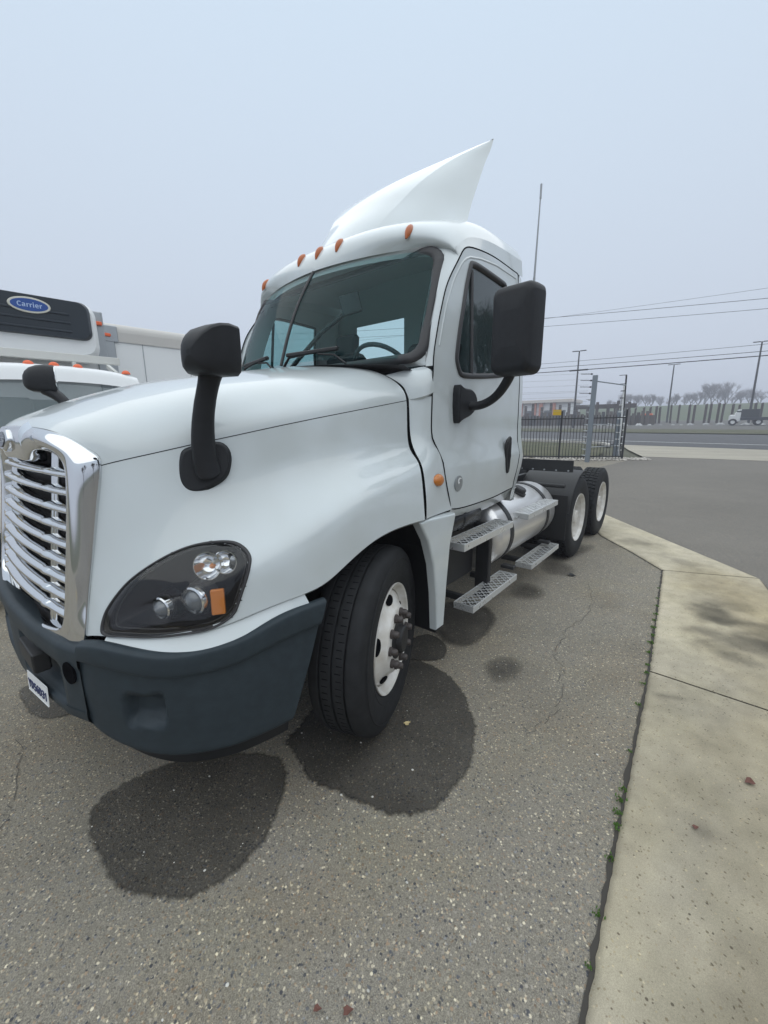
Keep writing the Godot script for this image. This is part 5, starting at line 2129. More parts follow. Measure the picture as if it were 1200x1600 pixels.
	# fenders and plate before the drive wheels
	for s in [-1.0, 1.0]:
		mb = MB.new()
		var P := []
		for k in 14:
			var a := lerpf(deg_to_rad(15), deg_to_rad(105), k / 13.0)
			var row := PackedVector3Array()
			for j in 6:
				row.append(V(s * (0.60 + 0.62 * j / 5.0), 0.503 + 0.585 * sin(a), -3.824 + 0.60 * cos(a)))
			P.append(row)
		mb.grid(P, V(s * 0.9, 0.5, -3.9), null, 0.012)
		obj("quarter_fender", mb, M.black, truck)
		mb = MB.new()
		mb.box(V(s * 0.91, 0.60, -3.215), V(0.60, 0.52, 0.012), 0.004)
		obj("mud_flap", mb, M.black, truck)
		mb = MB.new()
		mb.tube([V(s * 0.45, 0.965, -3.19), V(s * 1.17, 0.965, -3.19)], 0.022, 10)
		obj("flap_rod", mb, M.black, truck)
	mb = MB.new()
	mb.box(V(0.86, 1.17, -3.40), V(0.66, 0.135, 0.012), 0.003)
	mb.box(V(0.30, 1.10, -3.42), V(0.6, 0.10, 0.3), 0.01)
	var pl := obj("bolted_plate", mb, M.frame, truck)
	for k in 5:
		mb = MB.new()
		mb.lathe([Vector2(0.011, 0.0), Vector2(0.010, 0.006), Vector2(0.001, 0.008)], V(0.60 + 0.135 * k, 1.118, -3.393), V(0, 0, 1), 10, 30)
		obj("bolt", mb, M.galv, pl)
	mb = MB.new()
	mb.box(V(0, 1.01, -3.0), V(0.75, 0.02, 1.6), 0.004)
	mb.box(V(0.15, 1.05, -4.5), V(0.9, 0.05, 0.9), 0.02)
	obj("deck_plate", mb, M.frame, truck)
	# whip aerial behind the cab
	mb = MB.new()
	mb.tube([V(1.10, 2.45, -2.02), V(1.10, 2.80, -2.02)], 0.010, 8)
	mb.tube([V(1.10, 2.79, -2.02), V(1.105, 3.40, -2.03)], [0.0085, 0.0045], 8)
	mb.tube([V(1.105, 3.36, -2.03), V(1.105, 3.46, -2.03)], 0.008, 8)
	mb.box(V(1.07, 2.47, -2.02), V(0.1, 0.03, 0.03), 0.004)
	obj("aerial", mb, M.galv, truck)

func build_truck() -> void:
	truck = thing("semi_truck", "large white day cab semi truck without trailer, parked in the foreground", "truck")
	build_hood()
	build_headlamp(1.0)
	build_headlamp(-1.0)
	build_grille()
	build_bumper()
	build_cab()
	build_deflector()
	build_mirrors()
	build_front_wheel(1.0)
	build_front_wheel(-1.0)
	build_rear_wheel(1.0, -3.824, "rear_wheel")
	build_rear_wheel(1.0, -5.144, "rear_wheel_001")
	build_rear_wheel(-1.0, -3.824, "rear_wheel_002")
	build_rear_wheel(-1.0, -5.144, "rear_wheel_003")
	build_chassis()

# ---------------------------------------------------------------- other trucks in the row
func build_reefer_truck() -> void:
	# front looks along local +z, driver's side is local +x
	var yaw := atan2(0.99, 0.12)
	var t := thing("box_truck", "white refrigerated box truck with black cooling unit over its cab", "truck", V(-3.98, 0, 0.02), yaw)
	var mb := MB.new()
	# cab: roof, pillars
	var rows := []
	for q in [[2.20, 0.12], [2.33, 0.06], [2.40, -0.06], [2.43, -0.5], [2.42, -1.3]]:
		var row := []
		for k in 9:
			var f := -1.0 + k / 4.0
			var w := 0.94 if q[0] < 2.25 else 0.90
			row.append(V(f * w, q[0] - 0.07 * pow(absf(f), 3.0), q[1] - 0.10 * f * f))
		rows.append(row)
	mb.grid(surf(rows, 4, 4), V(0, 1.6, -0.8))
	var cab := obj("cab_roof", mb, M.white, t)
	mb = MB.new()
	for s in [-1.0, 1.0]:
		mb.tube([V(s * 0.93, 2.16, -0.02), V(s * 1.0, 1.5, 0.36)], 0.05, 8)
		mb.quad(V(s * 1.02, 0.7, 0.3), V(s * 1.02, 0.7, -1.3), V(s * 1.0, 1.5, -1.3), V(s * 1.0, 1.5, 0.3), V(s, 0, 0))
		mb.box(V(s * 0.94, 1.9, -1.0), V(0.05, 0.9, 0.5), 0.01)
	mb.box(V(0, 1.35, -1.32), V(1.95, 1.3, 0.05), 0.01)
	obj("cab_body", mb, M.white, t)
	mb = MB.new()
	var P := []
	for r in 7:
		var row := PackedVector3Array()
		for k in 13:
			var f := -1.0 + k / 6.0
			var tt := r / 6.0
			row.append(V(f * lerpf(1.0, 0.915, tt), lerpf(1.45, 2.215 - 0.06 * f * f, tt), lerpf(0.42, 0.075, tt) - 0.10 * f * f))
		P.append(row)
	mb.grid(P, V(0, 1.6, -0.8))
	var wg := mat(Color(0.07, 0.11, 0.12, 0.6), 0.02)
	wg.transparency = BaseMaterial3D.TRANSPARENCY_ALPHA
	obj("windscreen", mb, wg, t)
	mb = MB.new()
	mb.box(V(0, 1.45, -1.25), V(1.8, 1.2, 0.04), 0.01)
	mb.box(V(0.45, 1.7, -0.9), V(0.5, 0.7, 0.15), 0.05)
	mb.box(V(-0.45, 1.7, -0.9), V(0.5, 0.7, 0.15), 0.05)
	obj("seats", mb, M.interior, t)
	mb = MB.new()
	rows = []
	for q in [[0.45, 1.45], [0.75, 1.42], [1.15, 1.34], [1.45, 1.22], [1.55, 1.0], [1.50, 0.75], [1.10, 0.7]]:
		pass
	for q in [[1.50, 0.40, 0.98], [1.47, 0.8, 0.93], [1.38, 1.25, 0.86], [1.15, 1.42, 0.84], [0.75, 1.47, 0.86]]:
		var row := []
		for k in 9:
			var f := -1.0 + k / 4.0
			row.append(V(f * q[2], q[0] - 0.10 * pow(absf(f), 3.0), q[1] - 0.10 * f * f))
		rows.append(row)
	mb.grid(surf(rows, 4, 4), V(0, 0.8, 0.2))
	mb.box(V(0, 0.95, 0.75), V(1.8, 0.8, 1.1), 0.1)
	obj("engine_hood", mb, M.white, t)
	mb = MB.new()
	mb.box(V(0, 0.55, 1.5), V(2.1, 0.3, 0.16), 0.04)
	obj("front_bumper", mb, M.bumper, t)
	for x in [-0.78, -0.24, 0.0, 0.24, 0.78]:
		mb = MB.new()
		var dome := []
		for k in 5:
			var a := PI * 0.5 * k / 4.0
			var sec := PackedVector3Array()
			for j in 13:
				var b := TAU * j / 12.0
				sec.append(V(x + 0.055 * cos(b) * cos(a), 2.395 - 0.05 * absf(x) * absf(x) + 0.05 * sin(a), -0.08 - 0.10 * x * x + 0.045 * sin(b) * cos(a)))
			dome.append(sec)
		mb.grid(dome, V(x, 2.3, -0.1))
		obj("roof_lamp", mb, M.orange, cab)
	for s in [-1.0, 1.0]:
		for z in [0.75, -3.9]:
			mb = MB.new()
			mb.lathe([Vector2(0.24, -0.12), Vector2(0.42, -0.13), Vector2(0.47, -0.10), Vector2(0.47, 0.10), Vector2(0.42, 0.13), Vector2(0.24, 0.11), Vector2(0.22, 0.06), Vector2(0.001, 0.06)], V(s * 0.95, 0.47, z), V(s, 0, 0), 32, 40)
			obj("wheel", mb, M.tyre, t)
	# galvanised beam over the cab
	mb = MB.new()
	mb.box(V(-0.05, 2.60, -0.75), V(1.80, 0.10, 0.07), 0.006)
	mb.box(V(0.80, 2.50, -1.0), V(0.05, 0.06, 0.55), 0.006, Basis(Vector3.RIGHT, 0.3))
	mb.box(V(-0.84, 2.50, -1.0), V(0.05, 0.06, 0.55), 0.006, Basis(Vector3.RIGHT, 0.3))
	mb.box(V(0.30, 2.50, -0.75), V(0.05, 0.16, 0.05), 0.006)
	obj("cab_guard", mb, M.offwhite, t)
	# box
	mb = MB.new()
	mb.box(V(-0.12, 2.20, -5.2), V(2.10, 2.60, 6.2), 0.02)
	var bx := obj("cargo_box", mb, M.white, t)
	mb = MB.new()
	mb.box(V(0.90, 2.22, -2.075), V(0.15, 2.66, 0.06), 0.01)
	mb.box(V(0.84, 3.46, -2.07), V(0.22, 0.16, 0.07), 0.01)
	obj("corner_post", mb, M.galv, bx)
	mb = MB.new()
	mb.box(V(0.88, 3.36, -2.02), V(0.14, 0.06, 0.04), 0.012)
	obj("clearance_lamp", mb, M.orange, bx)
	# cooling unit: white shell, black louvred front
	mb = MB.new()
	var secs := []
	for q in [[-2.04, 1.0, 1.0], [-1.75, 1.0, 1.0], [-1.52, 0.97, 0.96], [-1.42, 0.90, 0.86]]:
		var sec := []
		for p in round_rect(1.72 * q[1], 0.84 * q[2], 0.18, 5):
			sec.append(V(p.x - 0.06, 3.11 + p.y, q[0]))
		secs.append(sec)
	mb.loft(secs)
	var un := obj("cooling_unit", mb, M.white, t)
	mb = MB.new()
	secs = []
	for q in [[-1.50, 1.0, 1.0], [-1.40, 0.98, 0.98], [-1.36, 0.93, 0.93]]:
		var sec := []
		for p in round_rect(1.60 * q[1], 0.55 * q[2], 0.12, 5):
			sec.append(V(p.x - 0.10, 3.225 + p.y, q[0]))
		secs.append(sec)
	mb.loft(secs)
	var gr := obj("unit_grille", mb, mat(Color(0.012, 0.019, 0.027), 0.35), un)
	for k in 3:
		mb = MB.new()
		mb.box(V(-0.20, 3.05 + 0.12 * k, -1.357), V(1.25, 0.028, 0.03), 0.008)
		obj("louvre", mb, mat(Color(0.016, 0.024, 0.033), 0.3), gr)
	for q in [[0.45, 2.90, 0.02], [0.05, 2.86, 0.05], [-0.5, 2.88, 0.03]]:
		mb = MB.new()
		mb.box(V(q[0], q[1], -1.50), V(q[2], 0.035, 0.03), 0.006)
		obj("latch", mb, M.black, un)
	mb = MB.new()
	mb.box(V(0.52, 2.88, -1.47), V(0.012, 0.17, 0.06), 0.003, Basis(Vector3.BACK, -0.35))
	obj("shell_seam", mb, M.black, un)
	var ov := facing(V(0, 0, 1), Vector3.UP, V(-0.02, 3.34, -1.358))
	mb = MB.new()
	mb.prism(oval(0.235, 0.105, 36), ov, 0.02, 0.008)
	var bd := obj("oval_emblem", mb, mat(Color(0.62, 0.60, 0.52), 0.3, 0.3), gr)
	mb = MB.new()
	mb.prism(oval(0.205, 0.08, 36), ov.translated_local(V(0, 0, 0.0195)), 0.004, 0.001)
	obj("emblem_field", mb, M.blue, bd)
	lettering("emblem_lettering", "Carrier", 0.062, ov.translated_local(V(0, 0, 0.0238)), mat(Color(0.35, 0.45, 0.65), 0.4), bd, 0.27)

func build_box_truck() -> void:
	var yaw := atan2(0.99, 0.12)
	var t := thing("box_truck", "plain white box truck body with grey metal corner, behind the refrigerated truck", "truck", V(-6.85, 0, -2.72), yaw)
	var mb := MB.new()
	mb.box(V(0, 2.25, -3.2), V(2.36, 2.62, 6.4), 0.015)
	var bx := obj("cargo_box", mb, M.white, t)
	# rolled top rail with a rounded front edge
	mb = MB.new()
	var prof := []
	for k in 7:
		var a := PI * 0.5 * k / 6.0
		prof.append([3.48 + 0.17 * sin(a), 0.02 - 0.17 + 0.17 * cos(a)])
	var P := []
	for q in [[3.30, 0.022], [3.48, 0.022]] + prof:
		P.append(PackedVector3Array([V(-1.2, q[0], q[1]), V(-0.6, q[0], q[1]), V(0, q[0], q[1]), V(0.6, q[0], q[1]), V(1.2, q[0], q[1])]))
	mb.grid(P, V(0, 2.5, -2))
	mb.box(V(0, 3.60, -3.3), V(2.38, 0.09, 6.2), 0.03)
	obj("top_rail", mb, mat(Color(0.50, 0.48, 0.45), 0.5), bx)
	for s in [-1.0, 1.0]:
		mb = MB.new()
		mb.box(V(s * 1.12, 2.15, 0.012), V(0.17, 2.5, 0.05), 0.02)
		mb.box(V(s * 1.19, 2.2, -0.14), V(0.03, 2.7, 0.3), 0.01)
		mb.box(V(s * 1.09, 3.43, 0.02), V(0.24, 0.30, 0.06), 0.02)
		obj("corner_post", mb, M.galv, bx)
		mb = MB.new()
		mb.box(V(s * 1.17, 3.40, 0.05), V(0.16, 0.06, 0.05), 0.015)
		obj("clearance_lamp", mb, M.orange, bx)
	mb = MB.new()
	mb.box(V(-0.55, 2.2, 0.004), V(0.012, 2.2, 0.012), 0.002)
	mb.box(V(0.35, 2.2, 0.004), V(0.012, 2.2, 0.012), 0.002)
	obj("panel_seam", mb, M.galv, bx)
	mb = MB.new()
	mb.box(V(0, 1.25, 1.05), V(1.9, 1.4, 1.5), 0.2)
	mb.box(V(0, 0.95, 2.2), V(1.8, 0.7, 1.0), 0.15)
	obj("cab_body", mb, M.white, t)
	mb = MB.new()
	mb.box(V(0, 1.62, 1.78), V(1.7, 0.5, 0.1), 0.04)
	obj("windscreen", mb, mat(Color(0.03, 0.045, 0.05), 0.08), t)
	for s in [-1.0, 1.0]:
		for z in [1.9, -4.6]:
			mb = MB.new()
			mb.lathe([Vector2(0.24, -0.12), Vector2(0.42, -0.13), Vector2(0.47, -0.10), Vector2(0.47, 0.10), Vector2(0.42, 0.13), Vector2(0.24, 0.11), Vector2(0.22, 0.06), Vector2(0.001, 0.06)], V(s * 0.95, 0.47, z), V(s, 0, 0), 32, 40)
			obj("wheel", mb, M.tyre, t)

func build_flatbed() -> void:
	var z := -68.0
	var y := land(z)
	var t := thing("flatbed_truck", "white flatbed work truck with dark toolbox body parked across the street", "truck", V(3.7, y + 0.04, z))
	var mb := MB.new()
	mb.box(V(0.42, 0.95, 0), V(0.84, 0.75, 1.7), 0.12)
	obj("engine_hood", mb, M.white, t)
	mb = MB.new()
	mb.box(V(0.9, 1.05, 0), V(0.7, 1.2, 1.8), 0.08)
	mb.box(V(0.98, 1.75, 0), V(0.55, 0.42, 1.7), 0.1)
	obj("cab_body", mb, M.white, t)
	mb = MB.new()
	mb.box(V(0.98, 1.68, 0), V(0.58, 0.30, 1.72), 0.03)
	obj("cab_glass", mb, mat(Color(0.03, 0.04, 0.045), 0.1), t)
	mb = MB.new()
	mb.box(V(1.98, 1.50, 0), V(1.75, 0.98, 1.9), 0.03)
	obj("toolbox_body", mb, mat(Color(0.02, 0.025, 0.03), 0.5), t)
	mb = MB.new()
	mb.box(V(3.9, 0.82, 0), V(5.6, 0.36, 2.2), 0.03)
	obj("flat_deck", mb, mat(Color(0.02, 0.025, 0.035), 0.6), t)
	for s in [-0.85, 0.85]:
		for x in [0.42, 2.85, 5.8]:
			mb = MB.new()
			mb.lathe([Vector2(0.2, -0.1), Vector2(0.4, -0.11), Vector2(0.42, -0.07), Vector2(0.42, 0.07), Vector2(0.4, 0.11), Vector2(0.22, 0.1)], V(x, 0.42, s), V(0, 0, signf(s)), 24, 40)
			var w := obj("wheel", mb, M.tyre, t)
			mb = MB.new()
			mb.lathe([Vector2(0.22, 0.09), Vector2(0.20, 0.05), Vector2(0.001, 0.06)], V(x, 0.42, s), V(0, 0, signf(s)), 20, 40)
			obj("rim", mb, M.white, w)

# ---------------------------------------------------------------- fence and street things
func build_fence() -> void:
	var a := V(-0.40, 0, -17.40)
	var dirv := V(-2.17, 0, 1.10).normalized()
	var f := thing("iron_fence", "black iron picket fence running behind the truck beside the driveway", "fence", V(a.x, land(a.z), a.z))
	var pos := func(d: float) -> Vector3:
		var q := dirv * d
		return V(q.x, land(a.z + q.z) - land(a.z), q.z)
	var b := facing(dirv.cross(Vector3.UP)).basis
	var L := 14.4
	for h in [0.13, 1.68]:
		var mb := MB.new()
		mb.tube([pos.call(0.0) + V(0, h, 0), pos.call(L * 0.5) + V(0, h, 0), pos.call(L) + V(0, h, 0)], 0.024, 4)
		obj("rail", mb, M.iron, f)
	var pk := MB.new()
	pk.box(V(0, 0.91, 0), V(0.02, 1.78, 0.02), 0.002, b)
	var pm := pk.mesh()
	for k in 118:
		var o := inst("picket", pm, M.iron, f)
		o.position = pos.call(0.12 + k * 0.12)
	var pb := MB.new()
	pb.box(V(0, 0.98, 0), V(0.065, 1.96, 0.065), 0.006, b)
	pb.box(V(0, 1.975, 0), V(0.08, 0.03, 0.08), 0.006, b)
	var pbm := pb.mesh()
	for d in [0.0, 2.42, 4.84, 7.26, 9.68, 12.1, 14.4]:
		var o := inst("post", pbm, M.iron, f)
		o.position = pos.call(d)
	# yellow warning sign at the middle post
	var sp: Vector3 = V(a.x, land(a.z), a.z) + pos.call(2.62) + V(0.03, 1.93, 0.09)
	var sg := thing("warning_sign", "small yellow warning sign fixed to the top of the black fence", "sign", sp, b.get_euler().y)
	var mb := MB.new()
	mb.prism(round_rect(0.36, 0.22, 0.015, 2), facing(V(0.35, 0, 1)), 0.006, 0.001)
	obj("sign_plate", mb, M.yellow, sg)
	mb = MB.new()
	for q in [[0.07, 0.30], [0.03, 0.24], [-0.03, 0.28], [-0.07, 0.2]]:
		mb.box(facing(V(0.35, 0, 1)) * V(0, q[0], 0.0065), V(q[1], 0.014, 0.002), 0.0005, facing(V(0.35, 0, 1)).basis)
	kind(obj("sign_print", mb, M.iron, sg), "stuff")
	# electric fence on grey posts
	var gp := thing("steel_post", "tall grey steel post with insulators, standing in front of the black fence", "post", V(-1.34, land(-15.8), -15.8))
	mb = MB.new()
	mb.box(V(0, 1.62, 0), V(0.17, 3.28, 0.10), 0.01)
	obj("post_body", mb, M.steel, gp)
	for k in 14:
		mb = MB.new()
		var h := 0.25 + 0.235 * k
		var ln := 0.16 if k < 10 else 0.42
		mb.tube([V(-0.08, h, 0.02), V(-0.08 - ln, h + 0.03, 0.02)], 0.012, 6)
		mb.tube([V(-0.10, h, 0.02), V(-0.16, h + 0.01, 0.02)], 0.028, 8)
		obj("insulator", mb, M.wire if k >= 10 else M.galv, gp)
	var g2 := thing("steel_post", "shorter grey steel post behind the black fence near its corner post", "post", V(-0.80, land(-18.4), -18.4))
	mb = MB.new()
	mb.box(V(0, 0.98, 0), V(0.24, 1.96, 0.10), 0.01)
	obj("post_body", mb, M.steel, g2)
	for k in 6:
		mb = MB.new()
		mb.tube([V(0.08, 0.3 + 0.28 * k, 0.06), V(0.22, 0.31 + 0.28 * k, 0.06)], 0.02, 6)
		obj("insulator", mb, M.white, g2)
	var p3 := thing("fence_pole", "thin dark pole with wire brackets rising behind the fence corner", "pole", V(-0.70, land(-18.5), -18.5))
	mb = MB.new()
	mb.tube([V(0.06, 0, 0), V(-0.04, 3.40, 0)], 0.032, 8)
	obj("pole_shaft", mb, M.wire, p3)
	mb = MB.new()
	mb.tube([V(-0.02, 3.40, 0), V(-0.30, 3.40, 0)], 0.012, 6)
	mb.tube([V(0, 3.05, 0), V(-0.28, 3.05, 0)], 0.012, 6)
	obj("wire_bracket", mb, M.wire, p3)
	var p4 := thing("fence_pole", "slim white pole with insulators beside the thin dark fence pole", "pole", V(-0.62, land(-18.1), -18.1))
	mb = MB.new()
	mb.tube([V(0, 0, 0), V(-0.10, 2.95, 0)], 0.03, 8)
	obj("pole_shaft", mb, M.white, p4)
	for k in 9:
		mb = MB.new()
		mb.tube([V(-0.06, 0.5 + 0.28 * k, 0.03), V(-0.20, 0.5 + 0.28 * k, 0.03)], 0.018, 6)
		obj("insulator", mb, M.white if k < 7 else M.wire, p4)
	for q in [[1.42, M.galv], [0.55, M.galv], [3.02, M.steel]]:
		mb = MB.new()
		mb.tube([V(-1.3, q[0] + 0.22, -15.9), V(-0.68, q[0] + 0.20, -18.3)], 0.022, 8)
		var lab: String = {1.42: "pale rail joining the two grey posts at waist height", 0.55: "low pale rail joining the two grey posts near the ground", 3.02: "grey brace high between the tall grey post and the thin pole"}[q[0]]
		tag(obj("rail_pipe", mb, q[1], null), lab, "rail")
	for k in 9:
		var h := 1.95 + 0.17 * k if k < 5 else 2.68 + 0.21 * (k - 5)
		mb = MB.new()
		mb.tube([V(-1.55, h + 0.22, -15.78), V(-6.0, h + 0.16, -13.5), V(-11.0, h + 0.2, -11.0)], 0.004, 4)
		tag(obj("fence_wire", mb, M.galv, null), "thin fence wire running left from the tall grey post, %s from the ground" % NTH[k], "wire", "electric fence wires")
	# river stones along the fence foot
	var r := rng(4)
	var mm := MultiMesh.new()
	mm.transform_format = MultiMesh.TRANSFORM_3D
	mm.use_colors = true
	var st := SphereMesh.new()
	st.radius = 0.05
	st.height = 0.07
	st.radial_segments = 8
	st.rings = 4
	mm.mesh = st
	mm.instance_count = 1500
	for k in 1500:
		var d := r.randf_range(-1.0, 7.5)
		var q: Vector3 = a + dirv * d + V(0.45, 0, 0.9) * r.randf_range(-0.9, 0.55) * (1.0 if d > 0 else 0.6) + V(0, 0, r.randf_range(-0.1, 0.1))
		var sc := r.randf_range(0.4, 1.3)
		mm.set_instance_transform(k, Transform3D(Basis(Vector3.UP, r.randf() * TAU).scaled(V(sc, sc * 0.8, sc * r.randf_range(0.7, 1.3))), V(q.x, land(q.z) + 0.02, q.z)))
		var g := r.randf_range(0.22, 0.52)
		mm.set_instance_color(k, Color(g * 1.05, g * 0.97, g * 0.86))
	var mi := MultiMeshInstance3D.new()
	mi.name = "river_stones"
	mi.multimesh = mm
	mi.material_override = M.pebble
	add_child(mi, true)
	kind(mi, "stuff", "pale river stones scattered along the foot of the fence")

func build_street() -> void:
	var mb: MB
	for q in [[5.87, -72.0, 10.5, "tall street light nearest the flatbed truck", 0.0], [-4.16, -85.0, 9.6, "street light standing between the rusty posts", 0.0], [-13.07, -60.0, 10.2, "street light leftmost, seen above the black fence", 0.0]]:
		var t := thing("street_light", q[3], "street light", V(q[0], land(q[1]), q[1]), 0.0, "double headed street lights")
		mb = MB.new()
		mb.tube([V(0, 0, 0), V(-0.05, q[2], 0)], [0.16, 0.085], 8)
		obj("pole_shaft", mb, M.wire, t)
		for s in [-1.0, 1.0]:
			mb = MB.new()
			mb.box(V(s * 0.5 - 0.05, q[2] + 0.02, 0), V(0.75, 0.10, 0.3), 0.03)
			mb.tube([V(-0.05, q[2], 0), V(s * 0.2 - 0.05, q[2] + 0.02, 0)], 0.04, 6)
			obj("lamp_head", mb, M.wire, t)
	# overhead wires on their poles
	var W := [[9.16, 8.225, 0.014, "topmost"], [8.60, 7.70, 0.012, "second"], [6.01, 5.872, 0.011, "third"], [5.71, 5.502, 0.016, "fourth"], [5.40, 5.265, 0.026, "lowest and thickest"], [9.10, 8.75, 0.008, "faintest, uppermost"]]
	for w in W:
		mb = MB.new()
		var P := []
		for k in 41:
			var x := -45.0 + 1.75 * k
			P.append(V(x, lerpf(w[0], w[1], (x + 8.5) / 12.4) + 0.0006 * (x + 3) * (x + 3), -30.0))
		mb.tube(P, w[2], 5, false)
		tag(obj("overhead_wire", mb, M.wire, null), "dark overhead wire along the street, %s of the six" % w[3], "wire", "overhead wires along the street")
	mb = MB.new()
	mb.tube([V(-6.1, 5.37, -30), V(-4.9, 5.36, -30)], 0.05, 8)
	tag(obj("splice_case", mb, M.wire, null), "dark splice case hanging on the lowest overhead wire", "splice case")
	for x in [25.0, -45.0]:
		mb = MB.new()
		mb.tube([V(x, land(-30), -30.3), V(x, 12.5, -30.3)], [0.17, 0.11], 8)
		mb.box(V(x, 9.5, -30.2), V(0.1, 0.12, 2.0), 0.01)
		tag(obj("utility_pole", mb, M.wood, null), "wooden utility pole at the %s end of the street wires" % ("right" if x > 0 else "left"), "utility pole")
	# rusty posts
	var r := rng(11)
	var pm := []
	for k in 3:
		mb = MB.new()
		mb.box(V(0, 1.45, 0), V(0.26, 2.9, 0.26), 0.02)
		mb.box(V(0.08, 2.93, 0), V(0.12, 0.1, 0.2), 0.01)
		pm.append(mb.mesh())
	var proto: MeshInstance3D
	var px := [-12.0, -11.2, -10.3, -9.6, -8.9, -8.1, -6.9, -6.2, -5.3, -4.75, -3.3, -2.3, -1.0, -0.35, 1.0, 1.55, 2.5, 3.0, 4.1, 4.75, 6.6, 7.2]
	for k in px.size():
		var o: MeshInstance3D
		if k == 0:
			o = inst("rusty_post", pm[0], M.rust, null)
			proto = o
		else:
			o = proto.duplicate()
			o.name = numbered("rusty_post")
			add_child(o, true)
			o.mesh = pm[k % 3]
		var z := -80.0 + r.randf_range(-1.5, 1.5)
		o.position = V(px[k] * 1.03, land(z) - 0.1, z)
		o.scale = V(1, r.randf_range(0.93, 1.06), 1)
		o.rotation = V(r.randf_range(-0.02, 0.02), r.randf() * 1.5, r.randf_range(-0.035, 0.035))
		tag(o, "thick rusty brown post, %s from the left in the row across the street" % NTH[k], "post", "rusty posts across the street")
	# stacked dark timber behind the fence line
	var tb := thing("timber_wall", "long wall of dark upright timbers across the street on the left", "wall", V(-10.5, land(-72), -74.5))
	for k in 46:
		mb = MB.new()
		var h := r.randf_range(1.7, 2.4)
		mb.box(V(0, h * 0.5, 0), V(0.44, h, 0.5), 0.02)
		var o := obj("timber", mb, [M.rust, M.wood, M.bark, M.frame][r.randi() % 4], tb)
		o.position = V(4.5 - 0.62 * k, 0, r.randf_range(-0.5, 0.5))
	mb = MB.new()
	mb.box(V(-8, 0.8, -0.7), V(27, 1.6, 0.3), 0.02)
	obj("backing_rail", mb, M.wood, tb)
	for k in 12:
		mb = MB.new()
		var x := -26.0 + 1.55 * k
		var hh := r.randf_range(3.0, 4.2)
		mb.box(V(0, hh * 0.5, 0), V(0.4, hh, 0.4), 0.03)
		var o := obj("rusty_post", mb, M.rust, null)
		o.position = V(x, land(-76), -76.5 + r.randf_range(-0.6, 0.6))
		tag(o, "tall rusty post above the dark timber wall, %s from its left end" % NTH[k], "post", "posts above the timber wall")
	mb = MB.new()
	mb.box(V(-12.5, land(-77) + 3.1, -77.5), V(9.0, 0.7, 0.8), 0.03)
	tag(obj("steel_beam", mb, M.rust, null), "rusty steel beam lying across the tall posts behind the timber wall", "beam")
	var ob := thing("orange_bin", "bright orange bin on legs among the rusty posts", "bin", V(-6.45, land(-78), -78))
	mb = MB.new()
	mb.box(V(0, 1.15, 0), V(1.55, 1.15, 1.2), 0.04)
	obj("bin_body", mb, M.orange, ob)
	for s in [-0.5, 0.5]:
		mb = MB.new()
		mb.box(V(s, 0.3, 0), V(0.14, 0.6, 0.14), 0.02)
		obj("leg", mb, M.rust, ob)
	# pale building with orange columns
	var b := thing("warehouse", "low pale building with orange columns far across the street", "building", V(-31.0, land(-95), -97))
	mb = MB.new()
	mb.box(V(0, 2.2, -3), V(16, 4.4, 8), 0.05)
	obj("wall", mb, M.white, b)
	mb = MB.new()
	mb.box(V(0, 4.75, -2.6), V(17, 0.7, 9.2), 0.05)
	obj("roof", mb, mat(Color(0.62, 0.56, 0.50), 0.6), b)
	for x in [-6.0, -3.0, 0.2, 1.7, 4.5]:
		mb = MB.new()
		mb.box(V(x, 2.2, 1.4), V(0.8, 4.4, 0.5), 0.03)
		obj("column", mb, mat(Color(0.50, 0.17, 0.10), 0.6), b)
	for x in [-4.5, -1.4, 3.1, 6.2]:
		mb = MB.new()
		mb.box(V(x, 2.0, 1.05), V(1.6, 1.5, 0.12), 0.02)
		obj("window", mb, mat(Color(0.05, 0.06, 0.07), 0.15), b)
	# rocks and low plants at the edge of the lot
	for k in 16:
		mb = MB.new()
		var rows := []
		var rad := r.randf_range(0.25, 0.6)
		for i in 6:
			var row := PackedVector3Array()
			for j in 10:
				var a := TAU * (j % 9) / 9.0
				var e := PI * 0.5 * i / 5.0
				var rr := rad * (0.8 + 0.35 * sin(a * 3 + k) * 0.4 + 0.12 * sin(a * 5 + i))
				row.append(V(rr * cos(a) * cos(e), rr * 0.7 * sin(e), rr * sin(a) * cos(e)))
			rows.append(row)
		mb.grid(rows, V(0, -0.2, 0))
		var o := obj("rock", mb, mat(gray(r.randf_range(0.28, 0.45)), 0.9), null)
		var z := r.randf_range(-73, -70)
		o.position = V(-12.0 + 1.35 * k + r.randf_range(-0.5, 0.5), land(z), z)
		tag(o, "pale rock at the edge of the lot across the street, %s from the left" % NTH[k], "rock", "rocks along the far lot")

func branch(mb: MB, r: RandomNumberGenerator, p: Vector3, d: Vector3, len: float, rad: float, depth: int, twigs: MB) -> void:
	var q := p + d * len * 0.5 + V(r.randf_range(-1, 1), 0, r.randf_range(-1, 1)) * len * 0.05
	var e := p + d * len
	var tgt := mb if depth >= 3 else twigs
	tgt.tube([p, q, e], [rad, rad * 0.85, rad * 0.68], 5 if depth >= 3 else 3, false)
	if depth == 0:
		return
	for k in (3 if depth > 1 else 4):
		var ax := V(r.randf_range(-1, 1), r.randf_range(-0.3, 0.6), r.randf_range(-1, 1)).normalized()
		var nd := (d * r.randf_range(0.8, 1.2) + ax * r.randf_range(0.4, 0.95) + V(0, 0.22, 0)).normalized()
		branch(mb, r, p.lerp(e, r.randf_range(0.55, 1.0)) if k > 0 else e, nd, len * r.randf_range(0.66, 0.98), maxf(rad * 0.62, 0.012), depth - 1, twigs)

